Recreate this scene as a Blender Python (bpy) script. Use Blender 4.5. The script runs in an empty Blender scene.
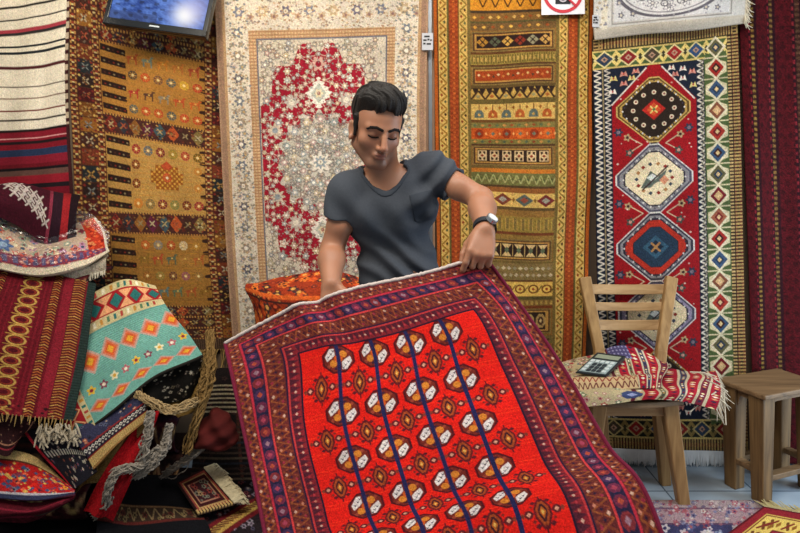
import bpy, math, random
import numpy as np
from mathutils import Vector, Matrix
random.seed(7); RNG = np.random.default_rng(11)
SC = bpy.context.scene; COL = SC.collection
FPX, CAMH, HZN, CXP = 620.0, 1.45, 170.0, 400.0      # focal length in pixels, eye height, horizon row, centre column
def P(x, y, d):                                        # the point seen at pixel (x,y) at distance d
    return np.array(((x-CXP)*d/FPX, d, CAMH+(HZN-y)*d/FPX))
def lin(h):
    if isinstance(h, str):
        h = h.lstrip('#'); c = np.array([int(h[i:i+2], 16)/255 for i in (0, 2, 4)])
    else: c = np.asarray(h, float)
    return np.where(c <= .04045, c/12.92, ((c+.055)/1.055)**2.4)
# ---------------------------------------------------------------- materials
def _nodes(name):
    m = bpy.data.materials.new(name); m.use_nodes = True
    nt = m.node_tree; b = nt.nodes['Principled BSDF']; return m, nt, b
def mat_weave(name, rough=.92, scale=260, amp=.22, bump=.25, spec=.15, sheen=0.0, big=6, bigamp=.14):
    """textile: the woven colours, broken up by knot noise and slow dye variation"""
    m, nt, b = _nodes(name); N = nt.nodes; L = nt.links
    at = N.new('ShaderNodeAttribute'); at.attribute_name = 'weave'
    tc = N.new('ShaderNodeTexCoord')
    n1 = N.new('ShaderNodeTexNoise'); n1.inputs['Scale'].default_value = scale; n1.inputs['Detail'].default_value = 2
    n2 = N.new('ShaderNodeTexNoise'); n2.inputs['Scale'].default_value = big; n2.inputs['Detail'].default_value = 3
    L.new(tc.outputs['Object'], n1.inputs['Vector']); L.new(tc.outputs['Object'], n2.inputs['Vector'])
    r1 = N.new('ShaderNodeMapRange'); r1.inputs['From Min'].default_value = .3; r1.inputs['From Max'].default_value = .7
    r1.inputs['To Min'].default_value = 1-amp; r1.inputs['To Max'].default_value = 1+amp
    r2 = N.new('ShaderNodeMapRange'); r2.inputs['From Min'].default_value = .3; r2.inputs['From Max'].default_value = .7
    r2.inputs['To Min'].default_value = 1-bigamp; r2.inputs['To Max'].default_value = 1+bigamp
    L.new(n1.outputs['Fac'], r1.inputs['Value']); L.new(n2.outputs['Fac'], r2.inputs['Value'])
    mu = N.new('ShaderNodeMath'); mu.operation = 'MULTIPLY'
    L.new(r1.outputs['Result'], mu.inputs[0]); L.new(r2.outputs['Result'], mu.inputs[1])
    vm = N.new('ShaderNodeVectorMath'); vm.operation = 'SCALE'
    L.new(at.outputs['Color'], vm.inputs[0]); L.new(mu.outputs[0], vm.inputs['Scale'])
    L.new(vm.outputs['Vector'], b.inputs['Base Color'])
    b.inputs['Roughness'].default_value = rough; b.inputs['Specular IOR Level'].default_value = spec
    if sheen: b.inputs['Sheen Weight'].default_value = sheen
    if bump:
        bp = N.new('ShaderNodeBump'); bp.inputs['Strength'].default_value = bump; bp.inputs['Distance'].default_value = .002
        L.new(n1.outputs['Fac'], bp.inputs['Height']); L.new(bp.outputs['Normal'], b.inputs['Normal'])
    return m
def mat_plain(name, c, rough=.6, metal=0, spec=.3, scale=30, amp=.12, bump=.0, emit=None, emit_s=0, stretch=(1, 1, 1)):
    m, nt, b = _nodes(name); N = nt.nodes; L = nt.links
    tc = N.new('ShaderNodeTexCoord'); mp = N.new('ShaderNodeMapping'); mp.inputs['Scale'].default_value = stretch
    n1 = N.new('ShaderNodeTexNoise'); n1.inputs['Scale'].default_value = scale; n1.inputs['Detail'].default_value = 4
    L.new(tc.outputs['Object'], mp.inputs['Vector']); L.new(mp.outputs['Vector'], n1.inputs['Vector'])
    cr = N.new('ShaderNodeMix'); cr.data_type = 'RGBA'
    c = lin(c); cr.inputs[6].default_value = (*np.clip(c*(1-amp*1.6), 0, 1), 1); cr.inputs[7].default_value = (*np.clip(c*(1+amp*1.6), 0, 1), 1)
    L.new(n1.outputs['Fac'], cr.inputs[0]); L.new(cr.outputs[2], b.inputs['Base Color'])
    b.inputs['Roughness'].default_value = rough; b.inputs['Metallic'].default_value = metal; b.inputs['Specular IOR Level'].default_value = spec
    if bump:
        bp = N.new('ShaderNodeBump'); bp.inputs['Strength'].default_value = bump; bp.inputs['Distance'].default_value = .003
        L.new(n1.outputs['Fac'], bp.inputs['Height']); L.new(bp.outputs['Normal'], b.inputs['Normal'])
    if emit is not None:
        b.inputs['Emission Color'].default_value = (*lin(emit), 1); b.inputs['Emission Strength'].default_value = emit_s
    return m
def mat_wood(name, c1, c2, rough=.55, axis='Z', scale=14):
    m, nt, b = _nodes(name); N = nt.nodes; L = nt.links
    tc = N.new('ShaderNodeTexCoord'); mp = N.new('ShaderNodeMapping')
    st = {'X': (.6, 9, 9), 'Y': (9, .6, 9), 'Z': (9, 9, .6)}[axis]; mp.inputs['Scale'].default_value = st
    n = N.new('ShaderNodeTexNoise'); n.inputs['Scale'].default_value = scale*.35; n.inputs['Detail'].default_value = 6; n.inputs['Distortion'].default_value = .6
    L.new(tc.outputs['Object'], mp.inputs['Vector']); L.new(mp.outputs['Vector'], n.inputs['Vector'])
    cr = N.new('ShaderNodeValToRGB'); cr.color_ramp.elements[0].position = .32; cr.color_ramp.elements[1].position = .7
    cr.color_ramp.elements[0].color = (*lin(c1), 1); cr.color_ramp.elements[1].color = (*lin(c2), 1)
    L.new(n.outputs['Fac'], cr.inputs['Fac']); L.new(cr.outputs['Color'], b.inputs['Base Color'])
    bp = N.new('ShaderNodeBump'); bp.inputs['Strength'].default_value = .2; bp.inputs['Distance'].default_value = .002
    L.new(n.outputs['Fac'], bp.inputs['Height']); L.new(bp.outputs['Normal'], b.inputs['Normal'])
    b.inputs['Roughness'].default_value = rough; b.inputs['Specular IOR Level'].default_value = .3
    return m
# ---------------------------------------------------------------- objects
def thing(name, label, cat, loc=(0, 0, 0), group=None):
    o = bpy.data.objects.new(name, None); COL.objects.link(o); o.location = Vector([float(v) for v in loc]); o.empty_display_size = .1
    o['label'] = label; o['category'] = cat; o['kind'] = 'thing'
    if group: o['group'] = group
    return o
def link(name, me, mat, parent=None, smooth=True):
    o = bpy.data.objects.new(name, me); COL.objects.link(o)
    if mat is not None: me.materials.append(mat)
    if smooth and len(me.polygons): me.polygons.foreach_set('use_smooth', np.ones(len(me.polygons), bool))
    if parent is not None:
        o.parent = parent; off = np.array(world_loc(parent))
        if me.vertices and np.abs(off).sum() > 0:
            co = np.empty(len(me.vertices)*3, np.float32); me.vertices.foreach_get('co', co)
            me.vertices.foreach_set('co', (co.reshape(-1, 3)-off).ravel().astype(np.float32))
    me.update(); return o
def world_loc(o):
    v = Vector(o.location)
    while o.parent: o = o.parent; v = v+o.location
    return v
def rawmesh(name, V, Fq, Cc=None):
    """V (n,3), Fq list of quads (m,4) [or list of lists], Cc (n,3) linear colours"""
    me = bpy.data.meshes.new(name); V = np.asarray(V, np.float32)
    if isinstance(Fq, np.ndarray):
        m, k = Fq.shape
        me.vertices.add(len(V)); me.vertices.foreach_set('co', V.ravel())
        me.loops.add(m*k); me.loops.foreach_set('vertex_index', Fq.ravel().astype(np.int32))
        me.polygons.add(m); me.polygons.foreach_set('loop_start', np.arange(0, m*k, k, dtype=np.int32))
        me.polygons.foreach_set('loop_total', np.full(m, k, np.int32)); me.update(calc_edges=True); me.validate()
    else:
        me.from_pydata([tuple(map(float, v)) for v in V], [], [tuple(f) for f in Fq]); me.update()
    if Cc is not None: setcol(me, Cc)
    return me
def setcol(me, Cc):
    a = me.color_attributes.new('weave', 'FLOAT_COLOR', 'POINT'); n = len(me.vertices)
    buf = np.ones((n, 4), np.float32); buf[:, :3] = Cc; a.data.foreach_set('color', buf.ravel())
class MB:
    """collects shapes into one mesh"""
    def __init__(s): s.v = []; s.f = []
    def add(s, V, Fs):
        o = len(s.v); s.v += [tuple(map(float, v)) for v in V]; s.f += [tuple(i+o for i in f) for f in Fs]; return s
    def hexa(s, p):                                   # 8 corners: bottom 4 (ccw), top 4
        return s.add(p, [(3, 2, 1, 0), (4, 5, 6, 7), (0, 1, 5, 4), (1, 2, 6, 5), (2, 3, 7, 6), (3, 0, 4, 7)])
    def box(s, c, size, R=None):
        c = np.array(c, float); h = np.array(size, float)/2
        pts = [np.array(q)*h for q in ((-1, -1, -1), (1, -1, -1), (1, 1, -1), (-1, 1, -1), (-1, -1, 1), (1, -1, 1), (1, 1, 1), (-1, 1, 1))]
        if R is not None: pts = [np.array(R) @ q for q in pts]
        return s.hexa([c+q for q in pts])
    def bar(s, a, b, w, t, side=(1, 0, 0), w2=None, t2=None):  # squared bar from a to b
        a = np.array(a, float); b = np.array(b, float); z = b-a; z /= np.linalg.norm(z)
        x = np.array(side, float); x -= z*x.dot(z); x /= np.linalg.norm(x); y = np.cross(z, x)
        w2 = w2 or w; t2 = t2 or t
        q = lambda o, ww, tt: [o-x*ww/2-y*tt/2, o+x*ww/2-y*tt/2, o+x*ww/2+y*tt/2, o-x*ww/2+y*tt/2]
        return s.hexa(q(a, w, t)+q(b, w2, t2))
    def tube(s, pts, r, n=8, close=True):
        pts = [np.array(p, float) for p in pts]; rs = r if hasattr(r, '__len__') else [r]*len(pts)
        V = []; up = np.array((0.13, .31, .94)); prev = None
        for i, p in enumerate(pts):
            t = pts[min(i+1, len(pts)-1)]-pts[max(i-1, 0)]; t /= (np.linalg.norm(t)+1e-9)
            x = (np.cross(t, up) if prev is None else prev-t*prev.dot(t)); x /= (np.linalg.norm(x)+1e-9); prev = x; y = np.cross(t, x)
            for k in range(n):
                a = 2*math.pi*k/n; V.append(p+rs[i]*(x*math.cos(a)+y*math.sin(a)))
        Fs = [(i*n+k, i*n+(k+1) % n, (i+1)*n+(k+1) % n, (i+1)*n+k) for i in range(len(pts)-1) for k in range(n)]
        if close: Fs += [tuple(range(n-1, -1, -1)), tuple((len(pts)-1)*n+k for k in range(n))]
        return s.add(V, Fs)
    def build(s, name, mat, parent=None, smooth=False, bevel=0, seg=2):
        me = rawmesh(name, s.v, s.f); o = link(name, me, mat, parent, smooth)
        if bevel:
            b = o.modifiers.new('soft_edges', 'BEVEL'); b.width = bevel; b.segments = seg; b.limit_method = 'ANGLE'
        return o
# ---------------------------------------------------------------- loom: a raster in which the carpets are drawn
class Loom:
    def __init__(s, w, h, bg, res=1.6):
        s.w, s.h, s.res = w, h, res; s.k = res*2
        s.nx, s.ny = int(round(w*res))+1, int(round(h*res))+1
        s.a = np.empty((s.ny*2, s.nx*2, 3), np.float32); s.a[:] = lin(bg)
        s.kx = s.nx*2/w; s.ky = s.ny*2/h
    def win(s, x0, y0, x1, y1):
        i0 = max(0, int(x0*s.kx)-1); i1 = min(s.nx*2, int(x1*s.kx)+2); j0 = max(0, int(y0*s.ky)-1); j1 = min(s.ny*2, int(y1*s.ky)+2)
        if i1 <= i0 or j1 <= j0: return None
        X, Y = np.meshgrid((np.arange(i0, i1)+.5)/s.kx, (np.arange(j0, j1)+.5)/s.ky); return (slice(j0, j1), slice(i0, i1)), X, Y
    def put(s, w, M, c):
        sub = s.a[w[0]]; sub[M] = lin(c)
    def rect(s, x0, y0, x1, y1, c):
        w = s.win(x0, y0, x1, y1)
        if w: s.put(w, (w[1] >= x0) & (w[1] < x1) & (w[2] >= y0) & (w[2] < y1), c)
    def ell(s, x, y, rx, ry, c):
        w = s.win(x-rx, y-ry, x+rx, y+ry)
        if w: s.put(w, ((w[1]-x)/rx)**2+((w[2]-y)/ry)**2 < 1, c)
    def dia(s, x, y, rx, ry, c):
        w = s.win(x-rx, y-ry, x+rx, y+ry)
        if w: s.put(w, np.abs(w[1]-x)/rx+np.abs(w[2]-y)/ry < 1, c)
    def octa(s, x, y, rx, ry, c, k=1.42):
        w = s.win(x-rx, y-ry, x+rx, y+ry)
        if w:
            ax, ay = np.abs(w[1]-x)/rx, np.abs(w[2]-y)/ry; s.put(w, (ax < 1) & (ay < 1) & (ax+ay < k), c)
    def poly(s, pts, c):
        xs = [p[0] for p in pts]; ys = [p[1] for p in pts]; w = s.win(min(xs), min(ys), max(xs), max(ys))
        if not w: return
        M = np.zeros(w[1].shape, bool); n = len(pts)
        for i in range(n):
            (xa, ya), (xb, yb) = pts[i], pts[(i+1) % n]
            if ya == yb: continue
            M ^= ((ya > w[2]) != (yb > w[2])) & (w[1] < (xb-xa)*(w[2]-ya)/(yb-ya)+xa)
        s.put(w, M, c)
    def line(s, pts, t, c):
        for (xa, ya), (xb, yb) in zip(pts[:-1], pts[1:]):
            w = s.win(min(xa, xb)-t, min(ya, yb)-t, max(xa, xb)+t, max(ya, yb)+t)
            if not w: continue
            dx, dy = xb-xa, yb-ya; q = dx*dx+dy*dy+1e-9
            u = np.clip(((w[1]-xa)*dx+(w[2]-ya)*dy)/q, 0, 1); s.put(w, (w[1]-xa-u*dx)**2+(w[2]-ya-u*dy)**2 < (t/2)**2, c)
    def ring(s, x, y, rx, ry, t, c):
        w = s.win(x-rx-t, y-ry-t, x+rx+t, y+ry+t)
        if w:
            q = np.sqrt(((w[1]-x)/rx)**2+((w[2]-y)/ry)**2); s.put(w, np.abs(q-1)*min(rx, ry) < t/2, c)
    def flower(s, x, y, r, n, c, cc=None, a0=0, ry=None, dp=.2):
        ry = ry or r; w = s.win(x-r, y-ry, x+r, y+ry)
        if not w: return
        th = np.arctan2((w[2]-y)/ry, (w[1]-x)/r); q = np.sqrt(((w[1]-x)/r)**2+((w[2]-y)/ry)**2)
        s.put(w, q < 1-dp+dp*np.cos(n*th+a0), c)
        if cc: s.ell(x, y, r*.38, ry*.38, cc)
    def fn(s, x0, y0, x1, y1, f, c):
        w = s.win(x0, y0, x1, y1)
        if w: s.put(w, f(w[1], w[2]) & (w[1] >= x0) & (w[1] < x1) & (w[2] >= y0) & (w[2] < y1), c)
    def zig(s, x0, y0, x1, y1, p, c, vert=False, ph=0):      # triangles along a band
        def f(X, Y):
            a, b = (Y, X) if vert else (X, Y); b0, b1 = (x0, x1) if vert else (y0, y1)
            t = np.abs(((a/p+ph) % 1)*2-1); return (b-b0)/(b1-b0) < t
        s.fn(x0, y0, x1, y1, f, c)
    def zline(s, x0, y0, x1, y1, p, t, c, vert=False, ph=0):  # zigzag line along a band
        def f(X, Y):
            a, b = (Y, X) if vert else (X, Y); b0, b1 = (x0, x1) if vert else (y0, y1)
            z = np.abs(((a/p+ph) % 1)*2-1); return np.abs((b-b0)/(b1-b0)-z)*(b1-b0) < t*(1+.5*(b1-b0)/p)
        s.fn(x0, y0, x1, y1, f, c)
    def dash(s, x0, y0, x1, y1, p, duty, c, vert=False, ph=0):
        s.fn(x0, y0, x1, y1, (lambda X, Y: (((Y if vert else X)/p+ph) % 1) < duty), c)
    def paste(s, other, x0, y0, x1, y1, vert=False, flip=False):
        """other's drawing stretched over a window; vert: its length runs down"""
        w = s.win(x0, y0, x1, y1)
        if not w: return
        M = (w[1] >= x0) & (w[1] < x1) & (w[2] >= y0) & (w[2] < y1)
        U = (w[1]-x0)/(x1-x0); V = (w[2]-y0)/(y1-y0)
        if vert: U, V = V, U
        if flip: V = 1-V
        H, W = other.a.shape[:2]; ii = np.clip((U*W).astype(int), 0, W-1); jj = np.clip((V*H).astype(int), 0, H-1)
        sub = s.a[w[0]]; sub[M] = other.a[jj, ii][M]
    def speckle(s, x0, y0, x1, y1, n, cols, r=(.5, 1.2)):
        for _ in range(n):
            x, y = RNG.uniform(x0, x1), RNG.uniform(y0, y1); q = RNG.uniform(*r); s.dia(x, y, q*1.3, q, cols[RNG.integers(len(cols))])
    def abrash(s, amp=.08, vert=True):
        n = s.ny*2; w = np.cumsum(RNG.normal(0, 1, n)); w = w-np.linspace(w[0], w[-1], n); w /= (np.abs(w).max()+1e-6)
        s.a *= (1+amp*w)[:, None, None]
    def knots(s, amp=.1):
        h_, w_ = s.a.shape[:2]; q = RNG.normal(0, 1, ((h_+3)//4, (w_+3)//4)).repeat(4, 0).repeat(4, 1)[:h_, :w_]; r_ = RNG.normal(0, 1, ((h_+1)//2, (w_+1)//2)).repeat(2, 0).repeat(2, 1)[:h_, :w_]
        s.a *= np.clip(1+amp*(.7*RNG.normal(0, 1, (h_, w_))+1.0*r_+.9*q), .3, 1.9)[:, :, None].astype(np.float32)
        s.a *= (1+amp*.35*RNG.normal(0, 1, ((h_+3)//4, (w_+3)//4, 3)).repeat(4, 0).repeat(4, 1)[:h_, :w_]).astype(np.float32)
    def out(s):
        a = s.a.reshape(s.ny, 2, s.nx, 2, 3).mean((1, 3)); return np.clip(a, .002, .95)
# ---------------------------------------------------------------- cloth surfaces
def cubic(ts, Q, t):
    """interpolate control rows Q (n,...) with parameters ts at t, finite-difference cubic Hermite"""
    ts = np.asarray(ts, float); Q = np.asarray(Q, float); n = len(ts)
    if n == 2:
        a = ((t-ts[0])/(ts[1]-ts[0])).reshape(-1, *([1]*(Q.ndim-1))); return Q[0]*(1-a)+Q[1]*a
    d = (Q[1:]-Q[:-1])/np.diff(ts).reshape(-1, *([1]*(Q.ndim-1))); m = np.empty_like(Q); m[0] = d[0]; m[-1] = d[-1]
    h = np.diff(ts)
    for i in range(1, n-1): m[i] = (d[i-1]*h[i]+d[i]*h[i-1])/(h[i]+h[i-1])
    k = np.clip(np.searchsorted(ts, t, side='right')-1, 0, n-2); hh = h[k]; x = (t-ts[k])/hh
    sh = (-1, *([1]*(Q.ndim-1))); x = x.reshape(sh); hh = hh.reshape(sh)
    return (2*x**3-3*x**2+1)*Q[k]+(x**3-2*x**2+x)*hh*m[k]+(-2*x**3+3*x**2)*Q[k+1]+(x**3-x**2)*hh*m[k+1]
def net(us, vs, C, nx, ny):
    """C[row][col] 3-D control points -> (ny,nx,3)"""
    C = np.array(C, float); u = np.linspace(us[0], us[-1], nx); v = np.linspace(vs[0], vs[-1], ny)
    A = cubic(vs, C, v)                                    # ny, cols, 3
    return np.swapaxes(cubic(us, np.swapaxes(A, 0, 1), u), 0, 1)
def pnet(C): return [[P(*q) if len(q) == 3 else np.array(q[:3], float) for q in row] for row in C]
def normals(S):
    du = np.gradient(S, axis=1); dv = np.gradient(S, axis=0); n = np.cross(dv, du); return n/(np.linalg.norm(n, axis=2, keepdims=True)+1e-9)
def cloth_mesh(name, S, Cc, t=.008, back='#3a2a26', k=6, edge=None):
    """a sheet of thickness t: front grid S coloured Cc, a rim, and a coarser back"""
    ny, nx = S.shape[:2]; nrm = normals(S); B = S-nrm*t       # normals face the viewer side
    idx = np.arange(ny*nx).reshape(ny, nx)
    Fq = np.stack([idx[:-1, :-1], idx[1:, :-1], idx[1:, 1:], idx[:-1, 1:]], -1).reshape(-1, 4)
    V = [S.reshape(-1, 3)]; Cs = [Cc.reshape(-1, 3)]; Fs = [Fq]; o = ny*nx
    ring = np.concatenate([idx[0, :], idx[1:, -1], idx[-1, -2::-1], idx[-2:0:-1, 0]])
    V += [B.reshape(-1, 3)[ring]]; m = len(ring); ec = lin(edge) if edge else None
    Cs += [np.repeat(lin(back)[None], m, 0) if ec is None else np.repeat(ec[None], m, 0)]
    j = np.arange(m); Fs += [np.stack([ring, ring[(j+1) % m], o+(j+1) % m, o+j], -1)]; o += m
    ry = np.unique(np.append(np.arange(0, ny, k), ny-1)); rx = np.unique(np.append(np.arange(0, nx, k), nx-1))
    Bk = B[np.ix_(ry, rx)]; V += [Bk.reshape(-1, 3)]; q = np.arange(len(ry)*len(rx)).reshape(len(ry), len(rx))+o
    Cs += [np.repeat(lin(back)[None], q.size, 0)]
    Fs += [np.stack([q[:-1, :-1], q[:-1, 1:], q[1:, 1:], q[1:, :-1]], -1).reshape(-1, 4)]
    return rawmesh(name, np.concatenate(V), np.concatenate(Fs), np.concatenate(Cs))
def fringe_mesh(name, S, row, n, length, dirv, r=.0016, jit=.35, col=None, sag=.3):
    """tassels along one edge of S: row 'top','bottom','left','right'"""
    E = {'top': S[0], 'bottom': S[-1], 'left': S[:, 0], 'right': S[:, -1]}[row]; mb = MB(); dirv = np.array(dirv, float)
    for i in range(n):
        f = (i+.5+RNG.uniform(-.3, .3))/n*(len(E)-1); a = E[int(f)]*(1-f % 1)+E[min(int(f)+1, len(E)-1)]*(f % 1)
        j = RNG.normal(0, jit, 3)*length; l = length*RNG.uniform(.75, 1.15); b = a+dirv*l*.5+j*.3; c = a+dirv*l+j*.6
        mb.tube([a-dirv*.004, b, c], [r*1.2, r, r*.5], n=4)
    return mb
def waves(S, amp, fu, fv, ph=0, taper=None):
    ny, nx = S.shape[:2]; u = np.linspace(0, 1, nx)[None]; v = np.linspace(0, 1, ny)[:, None]
    w = amp*np.sin(2*math.pi*(fu*u+fv*v)+ph)
    if taper is not None: w = w*taper(u, v)
    return S+normals(S)*w[:, :, None]
def structure(o): o['kind'] = 'structure'; return o
M_PILE = mat_weave('knotted_pile', amp=.26, bump=.35, sheen=.0)
M_FLAT = mat_weave('flat_weave', scale=330, amp=.2, bump=.2)
M_FRINGE = mat_plain('cotton_fringe', '#cfc6b0', .9, amp=.25, scale=60)
M_FRINGE_GREY = mat_plain('grey_fringe', '#9c9284', .9, amp=.3, scale=70)
M_FRINGE_TAN = mat_plain('tan_fringe', '#9a7c48', .9, amp=.3, scale=70)
def rug(name, label, cat, loom, us, vs, C, t=.008, mat=None, back='#3a2a26', shape=None, group=None, raw3d=False, edge=None, part='pile'):
    S = net(us, vs, C if raw3d else pnet(C), loom.nx, loom.ny)
    if shape is not None: S = shape(S)
    lo = S.reshape(-1, 3); base = (lo[:, 0].mean(), lo[:, 1].mean(), lo[:, 2].min())
    root = thing(name, label, cat, base, group); me = cloth_mesh(part, S, loom.out(), t, back, edge=edge)
    link(part, me, mat or M_PILE, root); return root, S
# ---------------------------------------------------------------- camera, light, shell
cam = bpy.data.cameras.new('camera'); co = bpy.data.objects.new('camera', cam); COL.objects.link(co)
co.location = (0, 0, CAMH); co.rotation_euler = (math.pi/2, 0, 0); cam.sensor_width = 36; cam.lens = 36*FPX/800
cam.shift_y = -(266.5-HZN)/800; cam.clip_start = .05; SC.camera = co
vs_ = SC.view_settings; vs_.view_transform = 'Standard'; vs_.look = 'None'; vs_.gamma = 1; vs_.exposure = 0.05; vs_.use_curve_mapping = False
w = bpy.data.worlds.new('shop_ambience'); SC.world = w; w.use_nodes = True
bg = w.node_tree.nodes['Background']; bg.inputs['Color'].default_value = (.92, .96, 1.0, 1); bg.inputs['Strength'].default_value = .26
def area(name, loc, target, sx, sy, power, col, spread=180):
    l = bpy.data.lights.new(name, 'AREA'); l.shape = 'RECTANGLE'; l.size = sx; l.size_y = sy; l.energy = power; l.color = col; l.spread = math.radians(spread)
    o = bpy.data.objects.new(name, l); COL.objects.link(o); o.location = loc
    o.rotation_euler = (Vector(target)-Vector(loc)).to_track_quat('-Z', 'Y').to_euler(); return o
def spot(name, loc, target, power, col, size=60, blend=.6, r=.06):
    l = bpy.data.lights.new(name, 'SPOT'); l.energy = power; l.color = col; l.spot_size = math.radians(size); l.spot_blend = blend; l.shadow_soft_size = r
    o = bpy.data.objects.new(name, l); COL.objects.link(o); o.location = loc
    o.rotation_euler = (Vector(target)-Vector(loc)).to_track_quat('-Z', 'Y').to_euler(); return o
WARM = (1, .86, .66); NEUT = (1, .95, .88)
area('ceiling_and_fill_light', (0.1, 1.2, 3.0), (0.1, 2.2, 0), 2.6, .5, 46, NEUT)
area('ceiling_and_fill_light', (0.2, 2.35, 3.0), (0.2, 2.5, 0), 3.6, .25, 16, NEUT)
spot('track_spot', (-.9, 1.9, 2.75), (-.75, 3.05, 1.75), 24, WARM, 62)
spot('track_spot', (1.35, 1.9, 2.75), (1.25, 3.05, 1.5), 15, WARM, 62)
spot('track_spot', (-2.0, 1.9, 2.75), (-1.85, 3.05, 1.8), 20, WARM, 60)
spot('track_spot', (.35, 1.9, 2.75), (.42, 3.05, 1.6), 20, WARM, 60)
area('ceiling_and_fill_light', (-1.1, .9, 2.9), (-1.3, 2.4, .4), .9, .4, 22, WARM)  # added warm fill lamp, brightens the lower left of the heap
area('doorway_daylight', (2.9, 2.15, .95), (0, 2.6, .5), .9, 1.8, 42, (.72, .86, 1))
M_WALL = mat_plain('painted_wall', '#6b5a4a', .9, amp=.08, scale=3)
WD = 3.10
mb = MB(); mb.box((0, WD+.05, 1.45), (8, .1, 2.9)); structure(mb.build('wall_back', M_WALL))
def mat_tiles():
    m, nt, b = _nodes('floor_tiles'); N = nt.nodes; L = nt.links
    tc = N.new('ShaderNodeTexCoord'); br = N.new('ShaderNodeTexBrick'); br.offset = 0
    br.inputs['Scale'].default_value = 1; br.inputs['Brick Width'].default_value = .4; br.inputs['Row Height'].default_value = .4; br.inputs['Mortar Size'].default_value = .004
    br.inputs['Color1'].default_value = (*lin('#a9b8c4'), 1); br.inputs['Color2'].default_value = (*lin('#9fafbd'), 1); br.inputs['Mortar'].default_value = (*lin('#5c6c7a'), 1)
    n = N.new('ShaderNodeTexNoise'); n.inputs['Scale'].default_value = 9; n.inputs['Detail'].default_value = 6
    mx = N.new('ShaderNodeMix'); mx.data_type = 'RGBA'; mx.blend_type = 'MULTIPLY'; mx.inputs[0].default_value = .5
    cr = N.new('ShaderNodeValToRGB'); cr.color_ramp.elements[0].color = (.5, .52, .55, 1); cr.color_ramp.elements[1].color = (1.1, 1.1, 1.1, 1)
    L.new(tc.outputs['Object'], br.inputs['Vector']); L.new(tc.outputs['Object'], n.inputs['Vector']); L.new(n.outputs['Fac'], cr.inputs['Fac'])
    L.new(br.outputs['Color'], mx.inputs[6]); L.new(cr.outputs['Color'], mx.inputs[7]); L.new(mx.outputs[2], b.inputs['Base Color'])
    b.inputs['Roughness'].default_value = .22; return m
mb = MB(); mb.box((0, 1.2, -.05), (8, 4.0, .1)); structure(mb.build('floor', mat_tiles()))
# ---------------------------------------------------------------- textiles on the back wall
def star_x(L, x, y, r, c):
    L.line([(x-r, y-r), (x+r, y+r)], r*.5, c); L.line([(x-r, y+r), (x+r, y-r)], r*.5, c); L.dia(x, y, r*.5, r*.5, c)
def rosette(L, x, y, r, c, cc='#e3c98a'):
    L.octa(x, y, r, r, c)
    for k in range(4):
        a = k*math.pi/4; L.line([(x-r*.8*math.cos(a), y-r*.8*math.sin(a)), (x+r*.8*math.cos(a), y+r*.8*math.sin(a))], r*.14, '#b98435')
    L.dia(x, y, r*.38, r*.38, cc)
# 1 -- banded flat weave, cream above, burgundy below
L = Loom(72, 250, '#e2d6be', 1.7)
L.fn(0, 0, 72, 250, lambda X, Y: (np.sin(X*7.3)+np.sin(X*3.1+Y*.02)) > 1.5, '#d3c5aa')
for y, t, c in ((8, 1.2, '#3a3f3c'), (22, 2.4, '#26231f'), (34.5, 1.6, '#33302c'), (59, 1.8, '#25282a'), (64.5, 2.2, '#23272a'), (78, 3.0, '#4a1d20'),
                (96, 1.1, '#463a34'), (107, 1.2, '#6b4a3c'), (119, 1.3, '#6d2f2a'), (128, 1.9, '#2a2322')):
    L.rect(0, y-t/2, 72, y+t/2, c)
L.rect(0, 43, 72, 46.4, '#a23a44'); L.rect(0, 46.4, 72, 49, '#2f2a2a')
L.rect(0, 137, 72, 250, '#66121d'); L.rect(0, 137, 72, 139.5, '#1d1314'); L.rect(0, 140, 72, 148, '#7c1826'); L.rect(0, 145, 72, 146.2, '#c98a86')
for y0, y1, c in ((148.5, 151, '#1e1517'), (151, 156, '#771521'), (156, 162.5, '#26324d'), (162.5, 170, '#7d1a29'), (173.5, 176, '#171013'), (176, 181, '#5c4038'), (181, 189, '#861a26'),
                  (189, 193, '#1d1519'), (193, 200, '#6c1220'), (200, 206, '#232c44'), (206, 250, '#4c0f18')): L.rect(0, y0, 72, y1, c)
L.octa(42, 1, 5, 5, '#5d1020'); L.dia(42, 1, 3, 3, '#8c2a3a')
L.rect(68.5, 0, 72, 250, '#3b1a1c'); L.dash(68.5, 0, 72, 137, 9, .6, '#b9a68c', True)
L.knots(.06)
d0 = 3.09
rug('hanging_kilim', 'cream kilim with thin dark stripes and a burgundy striped end, hanging highest at far left', 'kilim', L, [0, .5, 1], [-14, 22, 64, 138, 200, 250],
    [[(-2, -12, d0), (34, -17, d0-.03), (70, -26, d0)], [(-2, 22, d0), (34, 17, d0-.03), (70, 9, d0)], [(-2, 64, d0), (34, 63, d0-.02), (68, 56, d0)],
     [(-2, 138, d0), (36, 136, d0-.03), (69, 131, d0)], [(-2, 200, d0), (36, 198, d0-.03), (73, 196, d0)], [(-2, 250, d0), (36, 250, d0), (76, 250, d0)]], t=.005, mat=M_FLAT,
    shape=lambda S: waves(S, .004, 2.3, .8))
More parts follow.
